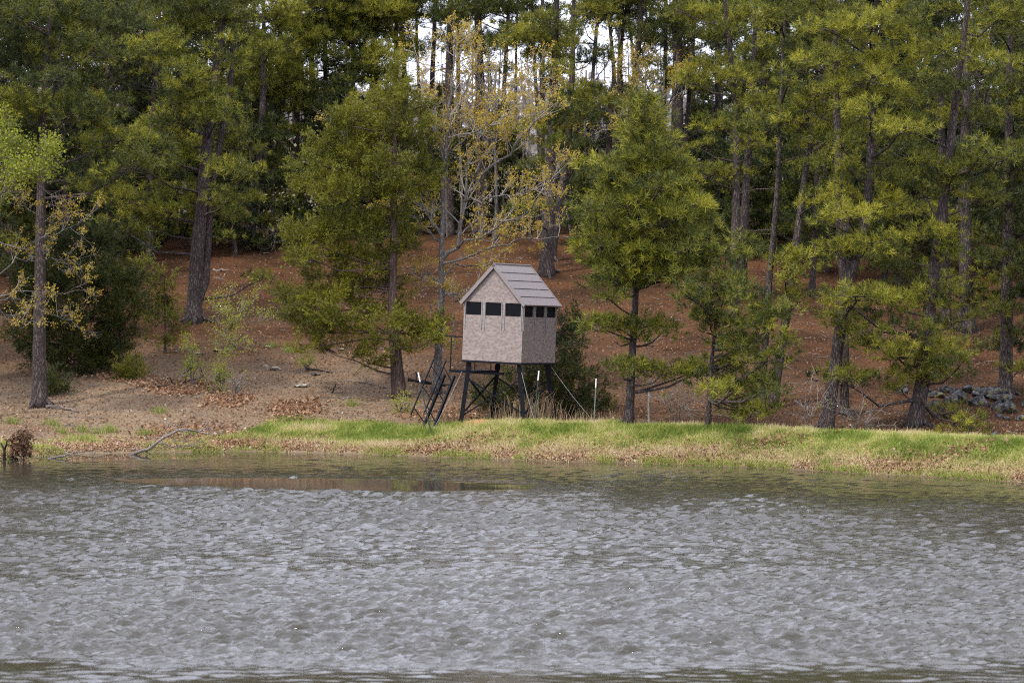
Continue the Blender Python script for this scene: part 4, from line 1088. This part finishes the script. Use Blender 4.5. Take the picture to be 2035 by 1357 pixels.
# saplings and small bushes with fresh leaves
def sapling(label, base, tops, tone=.6, lv=1, n=5, l=.35, D=None, ls=.85, leafp=.9, name='leafy_sapling', cat='sapling', barkm='oak_bark', w=3):
    tr = [(base[0] * .6 + tops[0][0] * .4, base[1] * .6 + tops[0][1] * .4)]
    lm = [dict(p=[tr[0] if k % 2 else base, ((tr[0][0] + x) / 2, (tr[0][1] + y) / 2), (x, y)], w=2.2, n=n, l=l) for k, (x, y) in enumerate(tops)]
    return budtree(label, base, lm, w, trunk=tr, tone=tone + .22, D=D, lv=lv, leafmat='green_leaf', kind='leaf', leafp=leafp, ls=ls, name=name, cat=cat, barkm=barkm, depthj=.25)
sapling('bright lime green sapling below the twin trunked pine', (462, 695), [(450, 590), (430, 605), (480, 575), (510, 590), (420, 620), (490, 610), (530, 635), (460, 640), (440, 655)], n=7, l=.45, tone=.65)
sapling('low lime green bush at foot of the lime sapling', (455, 705), [(435, 685), (470, 680), (450, 675), (485, 690)], n=5, l=.3, tone=.5, name='leafy_bush', cat='bush')
sapling('slim green sapling growing out of the leaf pile', (383, 768), [(375, 682), (380, 690), (385, 705), (375, 720), (395, 730), (360, 745), (405, 745)], n=5, l=.28, tone=.6)
sapling('thin green sapling right of the leaf pile sapling', (442, 778), [(430, 725), (450, 715), (436, 740), (455, 745), (425, 752), (445, 758)], n=5, l=.28, tone=.55)
sapling('bare little sapling among dead leaves below the rocks', (465, 790), [(475, 748), (462, 755), (484, 742), (470, 765)], n=4, l=.3, tone=.3, leafp=.15, name='bare_sapling')
sapling('tiny green plant beside the pale rock ledge', (612, 738), [(605, 722), (618, 720), (611, 716)], n=4, l=.2, tone=.4, name='leafy_plant', cat='plant')
sapling('small lime bush near the cedar foot', (800, 818), [(785, 803), (812, 800), (800, 795), (822, 808)], n=5, l=.25, tone=.6, name='leafy_bush', cat='bush')
sapling('pale bare shrub at edge of the right bank', (1608, 868), [(1595, 780), (1612, 760), (1625, 800), (1640, 790), (1590, 830)], n=5, l=.5, tone=.2, leafp=.04, name='bare_shrub', cat='shrub', barkm='pale_bark', D=78)
sapling('greyish bare shrub between the fork pine and the leaning thick pine', (1708, 872), [(1690, 820), (1715, 800), (1740, 830), (1670, 810), (1755, 845)], n=7, l=.5, tone=.2, leafp=.03, name='bare_shrub', cat='shrub', D=78.5)
sapling('twiggy bare shrub between the two young pines', (1345, 848), [(1325, 780), (1350, 770), (1375, 790), (1310, 790), (1365, 810)], n=7, l=.5, tone=.2, leafp=.08, name='bare_shrub', cat='shrub', D=80.6)
sapling('slender pale grey stem beside the young conical pine', (1290, 846), [(1287, 690), (1284, 640), (1300, 620)], n=4, l=.4, tone=.3, leafp=.1, name='slender_sapling', cat='sapling', w=6, barkm='pale_bark', D=80.8)
sapling('low green bush by the foot of the second young pine', (1490, 838), [(1480, 815), (1500, 808), (1520, 820), (1465, 825)], n=6, l=.3, tone=.3, name='leafy_bush', cat='bush', D=79.5)
sapling('drooping bare shrub with a few buds under the oak', (905, 600), [(890, 560), (930, 575), (960, 560), (880, 590), (940, 600)], n=6, l=.6, tone=.4, leafp=.2, name='bare_shrub', cat='shrub', D=96)
sapling('thin twiggy shrub on slope right of the twin pine', (520, 500), [(505, 470), (540, 460), (560, 480), (490, 450)], n=6, l=.7, tone=.3, leafp=.2, name='bare_shrub', cat='shrub')
# ------------------------------------------------------------------ rocks, logs, sticks
def rock(label, px, py, wpx, hpx, mat='rock', seed=0, flat=1.0, group=None, D=None):
    b = ground_px(px, py) if D is None else ground_at(at(px, py, D)[0], D)
    ppm = F / b[1]
    r = np.random.default_rng(seed + int(px))
    import bmesh
    bm = bmesh.new(); bmesh.ops.create_icosphere(bm, subdivisions=3, radius=1)
    V = np.array([v.co[:] for v in bm.verts]); T = np.array([[v.index for v in f.verts] for f in bm.faces]); bm.free()
    for _ in range(14):                                   # chop with planes for an angular, ledgy look
        d = r.normal(size=3); d /= np.linalg.norm(d); k = r.uniform(.42, .82)
        s = V @ d; V -= np.where(s > k, s - k, 0)[:, None] * d
    V += (np.stack([fbm(V[:, 0] * 4.5 + i * 7 + seed, V[:, 2] * 3 + V[:, 1] * 2, 4) for i in range(3)], 1) - .5) * .42
    V *= np.array([wpx / 2 / ppm, wpx / 2 / ppm * .8, hpx / 2 / ppm * flat])
    a = r.uniform(-.3, .3); V = V @ np.array([[math.cos(a), -math.sin(a), 0], [math.sin(a), math.cos(a), 0], [0, 0, 1]])
    o = link('rock', mesh_tris('rock', V, T, M[mat]), None, (b[0], b[1], b[2] + hpx / 2 / ppm * .4))
    tag(o, label, 'rock', group)
RL = 'grey lichen covered rock in the pile on the right slope'
for k, (x, y, w_, h_) in enumerate([(1793, 782, 22, 20), (1862, 790, 40, 16), (1845, 780, 20, 12), (1890, 803, 28, 22), (1912, 800, 34, 26), (1945, 806, 44, 26), (1930, 780, 40, 18), (1962, 790, 60, 26), (1992, 798, 50, 22), (1982, 815, 26, 26), (2008, 820, 36, 30), (1985, 830, 14, 10), (2000, 834, 16, 9), (2028, 836, 24, 14), (1855, 812, 30, 24), (1900, 784, 24, 14), (2034, 808, 16, 16), (1880, 778, 22, 12)]):
    rock(RL, x, y, w_ * 1.3, h_ * 1.4, 'rock', k, 1, 'rocks in the pile on the right slope')
rock('lone dark rock just behind the right end of the grassy bank', 1975, 878, 20, 16, 'rock', 77, 1, None, 77.5)
rock('dark rock on straw between two trunks beside the broad crowned pair', 1690, 825, 26, 14, 'rock', 78)
rock('low grey rock at the foot of the second young pine', 1348, 846, 32, 12, 'rock', 79, 1, None, 80.2)
for k, (x, y, w_, h_, l_) in enumerate([(430, 697, 34, 7, 'long pale rock slab beneath the lime sapling'), (392, 703, 16, 6, 'small pale rock left of the lime sapling'), (350, 700, 14, 5, 'small pale rock beside the young cedar sapling'), (548, 735, 40, 10, 'long pale lichen rock ledge below the cedar boughs'), (530, 730, 14, 10, 'rounded pale rock at left end of the ledge'), (594, 740, 12, 10, 'small grey rock at right end of the ledge'), (602, 768, 60, 9, 'flat tan rock slab in the open ground'), (630, 745, 30, 7, 'dark flat rock right of the ledge'),
                                     (502, 812, 18, 4, 'small flat pale stone at edge of the grass'), (300, 520, 12, 8, 'small white stone high on the left slope'), (690, 792, 30, 5, 'flat grey stone left of the cedar trunk'), (140, 829, 10, 8, 'small brown stone beside the shore pine roots'), (260, 818, 12, 7, 'small stone on left open ground'), (530, 505, 22, 6, 'pale stone high on the slope beside the slim pine'), (535, 690, 16, 6, 'grey stone on straw above the rock ledge'), (680, 696, 16, 8, 'grey stone under the cedar boughs')]):
    rock(l_, x, y, w_, h_, 'pale_rock' if k not in (5, 7) else 'rock', 100 + k, .9)

def log(name, label, pts, wpx, mat='dead_wood', D=None, twigs=0, lift=.5, cat='log', tl=.5):
    P = []
    for (x, y) in pts:
        P.append(ground_px(x, y) if D is None else at(x, y, D))
    P = np.array(P); ppm = F / P[0, 1]; r = wpx / 2 / ppm
    if D is None: P[:, 2] += r * lift
    L = np.linspace(0, 1, len(P)); u = np.linspace(0, 1, 10)
    Q = np.stack([np.interp(u, L, P[:, k]) for k in range(3)], 1); Q[1:-1] += rng.normal(0, r * .35, (8, 3))
    s = Solid(); s.tube(Q - P[0], r * (1 - .55 * u), 8, True, .12)
    for k in range(twigs):
        i = rng.integers(2, 10); p = Q[i]; e = p + rng.normal(0, .5, 3) * np.array([1, .5, .5]) * tl + (0, 0, .1)
        m_ = (p + e) / 2 + rng.normal(0, .06, 3)
        s.tube(np.array([p, m_, e]) - P[0], [r * .4, r * .3, .004], 5, False)
        for j in range(2):
            q = m_ + (e - m_) * rng.uniform(.1, 1); s.tube(np.array([q, q + rng.normal(0, .16, 3)]) - P[0], [r * .18, .003], 4, False)
    o = s.build(name, M[mat], None, (0, 0, 0), True); o.location = P[0]
    tag(o, label, cat)
log('fallen_log', 'black charred log slanting down the upper left slope', [(268, 482), (290, 492)], 10, 'char_log', twigs=2)
log('fallen_log', 'black log propped against the thin trunk high on left slope', [(293, 500), (312, 492), (330, 480)], 10, 'char_log', twigs=3)
log('fallen_log', 'dark decayed log lying across the leaf pile', [(312, 773), (345, 768), (375, 760), (405, 752)], 8, 'char_log', twigs=3)
log('fallen_log', 'grey root like log beside the left shore pine', [(92, 812), (120, 811), (155, 820)], 8, 'dead_wood', twigs=1)
log('fallen_branch', 'dark stick lying right of the rock ledge', [(615, 734), (640, 738), (660, 742)], 4, 'char_log', twigs=2, cat='branch')
log('fallen_branch', 'small upright forked dead stick near the flat slab', [(660, 782), (664, 770), (668, 762)], 4, 'char_log', twigs=2, D=float(ground_px(660, 782)[1]), cat='branch')
log('fallen_branch', 'long thin stick lying left of the cedar trunk', [(690, 757), (730, 762), (770, 772)], 4, 'dead_wood', twigs=2, cat='branch')
log('fallen_log', 'grey fallen log behind the blind ladder', [(812, 757), (845, 763), (885, 768)], 8, 'char_log', twigs=2)
log('fallen_log', 'short grey log on slope right of the twin pine', [(424, 538), (455, 540)], 6, 'dead_wood')
log('fallen_branch', 'thin stick on slope below the short grey log', [(425, 552), (448, 558)], 3, 'dead_wood', twigs=2, cat='branch')
log('fallen_log', 'thin dark log on the slope right of the blind roof', [(1150, 650), (1180, 657), (1200, 660)], 5, 'char_log', twigs=1)
log('fallen_branch', 'pale broken stick beside the pine at the rock pile', [(2016, 724), (2034, 735)], 6, 'dead_wood', cat='branch')
log('fallen_branch', 'pale stick lying on rusty straw beside the bare shrub', [(1580, 798), (1592, 806), (1605, 812)], 4, 'dead_wood', twigs=1, cat='branch')
log('fallen_branch', 'dark brushy limb on slope behind the oak', [(960, 470), (1000, 455), (1045, 450)], 6, 'char_log', twigs=6, cat='branch')
log('fallen_branch', 'dark tangle of fallen limb left of the oak trunk', [(760, 560), (800, 548), (840, 545)], 5, 'char_log', twigs=5, cat='branch')
D0 = 77.4
log('driftwood_branch', 'long bleached dead branch rising out of the shore water', [(258, 905), (300, 888), (335, 865), (360, 850), (395, 858)], 7, 'dead_wood', D=D0, twigs=16, cat='branch', tl=.9)
log('driftwood_branch', 'low bleached side limb reaching into the shallow water', [(318, 878), (345, 889), (370, 886), (400, 876)], 3, 'dead_wood', D=D0 - .1, twigs=7, cat='branch', tl=.6)
log('driftwood_branch', 'small crooked stick poking from water left of the long branch', [(92, 914), (115, 907), (135, 905), (152, 897)], 5, 'dead_wood', D=75.6, twigs=4, cat='branch', tl=.4)
log('driftwood_branch', 'thin forked twig standing in the shallow water', [(178, 917), (184, 905), (190, 900), (199, 908)], 2.5, 'dead_wood', D=75.4, twigs=3, cat='branch', tl=.3)
log('driftwood_branch', 'dark stub of wood in water at the left edge', [(22, 906), (38, 914)], 6, 'char_log', D=75.0, twigs=0, cat='branch')
# dead leafy branch at the left edge
b = at(8, 918, 75.0); s = Solid(); fol = Foliage()
pts = np.array([at(8, 920, 75), at(9, 895, 75), at(2, 880, 75.1), at(14, 876, 75), at(40, 866, 75)])
s.tube(pts[[0, 1, 2]], [.045, .035, .02], 6); s.tube(pts[[1, 3, 4]], [.03, .022, .012], 6); s.tube([at(48, 918, 75), at(46, 895, 75), at(38, 870, 75)], [.02, .016, .01], 5)
rt = thing('dead_leafy_branch', 'dead branch with hanging brown leaves at the left water edge', 'branch', b)
s.build('stem', M['char_log'], rt, b, True)
P = np.array([at(rng.uniform(22, 62), rng.uniform(862, 905), 75 + rng.normal(0, .15)) for _ in range(90)])
fol.add('bud', P, np.tile([0, 0, -1.0], (90, 1)), 1.3, rng.uniform(0, .25, 90)); fol.build('dead_leaf', 'litter', rt, b)

# mound of orange soil under the blind
b = ground_px(955, 842); a = np.linspace(0, 2 * np.pi, 25)[:-1]
V = [(0, 0, .12)]; T = []
for k, rr in enumerate((.12, .28, .45, .6)):
    for q in a: V.append((rr * math.cos(q) * (1.1 + rng.normal(0, .06)), rr * .8 * math.sin(q), (.12, .085, .03, -.06)[k] + rng.normal(0, .012)))
for j in range(24): T.append([0, 1 + j, 1 + (j + 1) % 24])
for k in range(3):
    for j in range(24):
        p, q = 1 + k * 24 + j, 1 + k * 24 + (j + 1) % 24
        T += [[p, p + 24, q + 24], [p, q + 24, q]]
tag(link('soil_mound', mesh_tris('soil_mound', np.array(V), np.array(T), M['soil'], None, True), None, b), 'small mound of orange soil between the blind legs', 'soil mound')

# ------------------------------------------------------------------ dry grass clumps
def blades(P, h, w_, lean, tone, az=None, short=False):
    n = len(P); a = rng.uniform(0, 2 * np.pi, n) if az is None else az
    d = np.stack([np.cos(a), np.sin(a), 0 * a], 1); p = np.stack([-np.sin(a), np.cos(a), 0 * a], 1)
    f = rng.uniform(0, 6.28, n); p = np.stack([np.cos(f), np.sin(f), 0 * f], 1)
    h = np.ones(n) * h; ln = np.ones(n) * lean
    m_ = P + d * (h * ln * .3)[:, None] + np.array([0, 0, 1]) * (h * .6)[:, None]
    t = P + d * (h * ln)[:, None] + np.array([0, 0, 1]) * (h * (1 - .35 * ln))[:, None]
    q = p * (np.ones(n) * w_ / 2)[:, None]
    if short:
        return np.stack([P - q, P + q, t], 1).reshape(-1, 3), tone
    V = np.stack([P - q, P + q, m_ + q * .8, P - q, m_ + q * .8, m_ - q * .8, m_ - q * .8, m_ + q * .8, t], 1)
    return V.reshape(-1, 3), np.repeat(tone, 3)
def clump(name, label, px, py, n, h, spread, tone, mat, cat, D=None, lean=(.1, .9), wd=.008, group=None):
    b = ground_px(px, py) if D is None else ground_at(at(px, py, D)[0], D)
    P = np.stack([rng.normal(0, spread, n), rng.normal(0, spread * .7, n), np.zeros(n)], 1)
    P[:, 2] = terrain(P[:, 0] + b[0], P[:, 1] + b[1]) - b[2] - .02
    V, tn = blades(P, h * rng.uniform(.45, 1.1, n), wd, rng.uniform(*lean, n), np.clip(rng.normal(tone, .15, n), 0, 1))
    o = link(name, mesh_tris(name, V, np.arange(len(V)).reshape(-1, 3), M[mat], {'tone': ('FACE', tn)}), None, b)
    tag(o, label, cat, group)
clump('dry_grass_clump', 'tall tan dry grass clump against the near corner leg', 1042, 842, 150, 1.25, .28, .7, 'straw', 'grass clump', 79.6)
clump('dry_grass_clump', 'tall tan dry grass clump before the right leg of the blind', 1088, 842, 120, 1.1, .25, .65, 'straw', 'grass clump', 80.2)
clump('dry_grass_clump', 'short dry grass clump under the middle of the blind', 998, 840, 110, .8, .3, .5, 'straw', 'grass clump', 80.8)
clump('dry_grass_clump', 'pale dry grass clump at the foot of the grey post', 1160, 844, 110, .6, .35, .7, 'straw', 'grass clump', 79.3)
clump('dry_grass_clump', 'matted brown dry grass behind the ladder foot', 888, 836, 160, .7, .35, .25, 'straw', 'grass clump', 80.9)
clump('dry_grass_clump', 'dry grass wisps right of the dark cedar bush', 1222, 844, 60, .6, .25, .7, 'straw', 'grass clump', 80.2)
for k, (x, y, l_) in enumerate([(26, 842, 'green grass tuft on left bank above the dead leafy branch'), (105, 845, 'tiny green grass tuft below the shore pine root'), (125, 862, 'broad green grass tuft on left shore'), (165, 858, 'green grass tuft on left shore beside the broad tuft'), (197, 862, 'dark green grass tuft on the left shore'), (222, 858, 'tall dark green tuft left of the long bleached branch'), (290, 865, 'green grass tuft directly behind the long bleached branch'), (318, 820, 'small green tuft on open tan ground'), (540, 690, 'small pale green tuft above the rock ledge'), (575, 700, 'pale green tuft below hanging cedar boughs'),
                               (380, 868, 'green grass tuft right of the bleached branch tip'), (700, 806, 'small green tuft left of the cedar foot'), (1040, 890, 'dark green weed in the grass before the blind'), (1240, 888, 'dark green weed in the grass below the young pine'), (1940, 912, 'bright green tuft on right end of the bank'), (1860, 905, 'bright green tuft on the bank below the rocks'), (1640, 925, 'dark dry tuft at the low edge of the bank')]):
    clump('grass_tuft', l_, x, y, 90, .32, .14, .15, 'grass', 'grass tuft', None, (.1, .8), .012)

# ------------------------------------------------------------------ grass on the bank, leaf litter: nobody could count these
def scatter(n, x0, x1, y0, y1, fn):
    X = rng.uniform(x0, x1, n); Y = rng.uniform(y0, y1, n)
    k = rng.random(n) < fn(X, Y)
    return X[k], Y[k]
X, Y = scatter(1150000, -11, 23, 53, 86, grass_w)
n = len(X); s_ = Y - shore(X)
P = np.stack([X, Y, terrain(X, Y) - .01], 1)
dry = np.clip(.24 + .60 * sm(1.3, .5, s_) + .35 * sm(2.4, 3.8, s_) * (X > -3) + (fbm(X * .8, Y * .8) - .5) * 1.5 + (fbm(X * 3, Y * 3, 2) - .5) * .6 + rng.normal(0, .13, n), 0, 1)
hh = (.10 + .10 * rng.random(n)) * (.35 + 1.4 * fbm(X * 1.9 + 4, Y * 1.9)) + .10 * (rng.random(n) < .03)
V, tn = blades(P, hh, .020, rng.uniform(.2, 1.2, n), dry, None, True)
o = link('bank_grass', mesh_tris('bank_grass', V, np.arange(len(V)).reshape(-1, 3), M['grass'], {'tone': ('FACE', tn)}))
tag(o, 'short green and tan grass on the pond bank', 'grass', kind='stuff')
# sparse shore grass: green at the water edge all along, tan stalks
nn = 320000
X = rng.uniform(-18, 23, nn); s_ = rng.uniform(-.12, 2.6, nn); Y = shore(X) + s_
lo = np.where(X < -7, .6 * sm(2.6, 1.2, s_), sm(1.5, .7, s_))
pt = fbm(X * 1.3, Y * 1.3)
keep = rng.random(nn) < np.clip((pt - .30) * 3, .06, 1) * lo
X, Y, s_, pt = X[keep], Y[keep], s_[keep], pt[keep]; n = len(X)
P = np.stack([X, Y, terrain(X, Y) - .02], 1)
grn = sm(.42, .62, pt) * np.where(X < -7, .8, sm(.35, .05, s_) * .7 + .1)
V, tn = blades(P, rng.uniform(.05, .16, n) + .12 * grn * rng.random(n), .020, rng.uniform(.1, 1.2, n), np.clip(.82 - .60 * grn + rng.normal(0, .14, n), 0, 1), None, True)
tag(link('shore_grass', mesh_tris('shore_grass', V, np.arange(len(V)).reshape(-1, 3), M['grass'], {'tone': ('FACE', tn)})), 'thin fresh grass along the water edge', 'grass', kind='stuff')
# litter
def litter(n, X, Y, sz, tone, lift=.015):
    P = np.stack([X, Y, terrain(X, Y) + lift], 1); n = len(P)
    d = unit(n); d[:, 2] *= .45; d /= np.linalg.norm(d, axis=1)[:, None]
    q = unit(n); q[:, 2] *= .5; q = np.cross(d, np.cross(q, d)); q /= np.linalg.norm(q, axis=1)[:, None] + 1e-9
    L = sz * rng.uniform(.5, 1.4, n)
    a = P - d * L[:, None] / 2; b_ = P + d * L[:, None] / 2
    l1 = P + q * L[:, None] * .32 + np.array([0, 0, 1]) * (L * rng.uniform(0, .35, n))[:, None]
    l2 = P - q * L[:, None] * .32 + np.array([0, 0, 1]) * (L * rng.uniform(0, .35, n))[:, None]
    V = np.stack([a, l1, b_, a, b_, l2], 1).reshape(-1, 3)
    return V, np.repeat(tone, 2)
n = 70000
Y = 76 + 45 * rng.random(n) ** 1.5; X = (rng.uniform(-1, 1, n)) * (.2 * Y)
k = (Y - shore(X) > .3) & (grass_w(X, Y) < .4) & (rng.random(n) < .35 + .9 * fbm(X * .8, Y * .8))
X, Y = X[k], Y[k]
V, tn = litter(len(X), X, Y, .075, np.clip(rng.normal(.36, .13, len(X)) + .35 * (rng.random(len(X)) < .05) + .18 * sm(2, -6, X) * sm(95, 84, Y), 0, 1))
# pine straw: long thin needles
n = 45000
Y = 79 + 36 * rng.random(n) ** 1.6; X = rng.uniform(-1, 1, n) * (.2 * Y)
k = (Y - shore(X) > 3.5) & (grass_w(X, Y) < .3)
X, Y = X[k], Y[k]; n = len(X)
a_ = rng.uniform(0, 6.28, n); d = np.stack([np.cos(a_), np.sin(a_), rng.normal(.1, .2, n)], 1) * rng.uniform(.08, .2, n)[:, None]
p = np.stack([-np.sin(a_), np.cos(a_), 0 * a_], 1) * .008
P = np.stack([X, Y, terrain(X, Y) + rng.uniform(0, .04, n)], 1)
SV = np.stack([P - p, P + p, P + d], 1).reshape(-1, 3); ST = np.clip(rng.normal(.42, .16, n), .05, .8)
# heaps of dead oak leaves
hv = [V, SV]; ht = [tn, ST]
X = rng.uniform(-18, 23, 26000); s_ = np.abs(rng.normal(0, .75, 26000)) - .02; Y = shore(X) + s_
a_, b_ = litter(len(X), X, Y, .085, np.clip(rng.normal(.70, .14, len(X)), 0, 1), .02); hv.append(a_); ht.append(b_)
for (px, py, wx_, wy_, cnt) in [(360, 772, 60, 12, 1500), (455, 797, 45, 12, 900), (585, 812, 50, 14, 1300), (300, 760, 40, 8, 500), (880, 825, 60, 12, 900), (380, 862, 90, 14, 1400), (240, 745, 50, 10, 500), (520, 880, 130, 12, 1600), (850, 893, 160, 9, 1400), (1400, 908, 300, 9, 1500), (1800, 932, 200, 9, 1200)]:
    c = ground_px(px, py); ppm = F / c[1]
    X = rng.normal(c[0], wx_ / ppm * .5, cnt); Y = rng.normal(c[1], max(.25, wy_ / ppm * 3.2), cnt)
    kk = Y - shore(X) > .05; X, Y = X[kk], Y[kk]
    a_, b_ = litter(len(X), X, Y, .13, np.clip(rng.normal(.55, .17, len(X)), 0, 1), .03); hv.append(a_); ht.append(b_)
V = np.concatenate(hv); tn = np.concatenate(ht)
tag(link('leaf_litter', mesh_tris('leaf_litter', V, np.arange(len(V)).reshape(-1, 3), M['litter'], {'tone': ('FACE', tn)})), 'fallen brown leaves and bark scraps on the slope', 'leaf litter', kind='stuff')
# twigs
s = Solid()
for k in range(900):
    Y = 78 + 40 * random.random() ** 1.4; X = random.uniform(-.2, .2) * Y
    if Y - shore(np.array(X)) < 2 or grass_w(np.array([X]), np.array([Y]))[0] > .3: continue
    p = ground_at(X, Y) + (0, 0, .02); a = random.uniform(0, 6.28); l = random.uniform(.15, .7)
    e = p + np.array([math.cos(a) * l, math.sin(a) * l, 0]); e[2] = terrain(e[0], e[1]) + random.uniform(.01, .06)
    m_ = (p + e) / 2 + rng.normal(0, .03, 3); s.tube([p, m_, e], [.012, .010, .005], 4, False)
o = s.build('fallen_twig', M['dead_wood']); tag(o, 'scattered fallen twigs on the slope', 'twigs', kind='stuff')

# ------------------------------------------------------------------ brush on the crest and far woods
fol = Foliage(); tw = Solid()
for k in range(230):
    D = random.uniform(120, 165); x = random.uniform(-60, 2095)
    b = ground_at(at(x, 500, D)[0], D); hgt = random.uniform(1.5, 6) if not (760 < x < 1430) else random.uniform(1.2, 4.2)
    n = int(hgt * 12)
    if random.random() < .75:
        for j in range(3):
            e = b + np.array([rng.normal(0, .5), rng.normal(0, .5), hgt * random.uniform(.7, 1.05)])
            tw.tube([b, (b + e) / 2 + rng.normal(0, .15, 3), e], [.03, .022, .008], 4, False)
            for q in range(7):
                f = random.uniform(.3, 1); p = b + (e - b) * f; tw.tube([p, p + rng.normal(0, .4, 3) + (0, 0, .25)], [.012, .004], 3, False)
    P = b + np.stack([rng.normal(0, .75, n), rng.normal(0, .75, n), hgt * rng.uniform(.15, 1.05, n)], 1)
    tn_ = random.choice((.2, .4, .55, .7, .85, .95))
    fol.add('leaf_far', P, unit(n), rng.uniform(.5, 1.1, n), tn_ + rng.normal(0, .12, n))
for k in range(170):                                                  # thin crowded stems
    D = random.uniform(122, 170); x = random.uniform(-60, 2095); b = ground_at(at(x, 500, D)[0], D)
    e = b + np.array([rng.normal(0, .5), 0, random.uniform(5, 11)]); r_ = random.uniform(.03, .075)
    tw.tube([b, (b + e) / 2 + rng.normal(0, .12, 3), e], [r_, r_ * .8, r_ * .4], 5, False)
    for q in range(8):
        f = random.uniform(.35, 1); p = b + (e - b) * f; tw.tube([p, p + rng.normal(0, .6, 3) + (0, 0, .35)], [.016, .004], 3, False)
root = bpy.data.objects.new('crest_brush', None); COL.objects.link(root); tag(root, 'brown and green brush and thin stems behind the pines', 'brush', kind='stuff')
o = tw.build('stem_work', M['oak_bark'], root); o['kind'] = 'stuff'
o = fol.build('brush_foliage', 'brush', root, (0, 0, 0)); o['kind'] = 'stuff'
# far wooded ridge
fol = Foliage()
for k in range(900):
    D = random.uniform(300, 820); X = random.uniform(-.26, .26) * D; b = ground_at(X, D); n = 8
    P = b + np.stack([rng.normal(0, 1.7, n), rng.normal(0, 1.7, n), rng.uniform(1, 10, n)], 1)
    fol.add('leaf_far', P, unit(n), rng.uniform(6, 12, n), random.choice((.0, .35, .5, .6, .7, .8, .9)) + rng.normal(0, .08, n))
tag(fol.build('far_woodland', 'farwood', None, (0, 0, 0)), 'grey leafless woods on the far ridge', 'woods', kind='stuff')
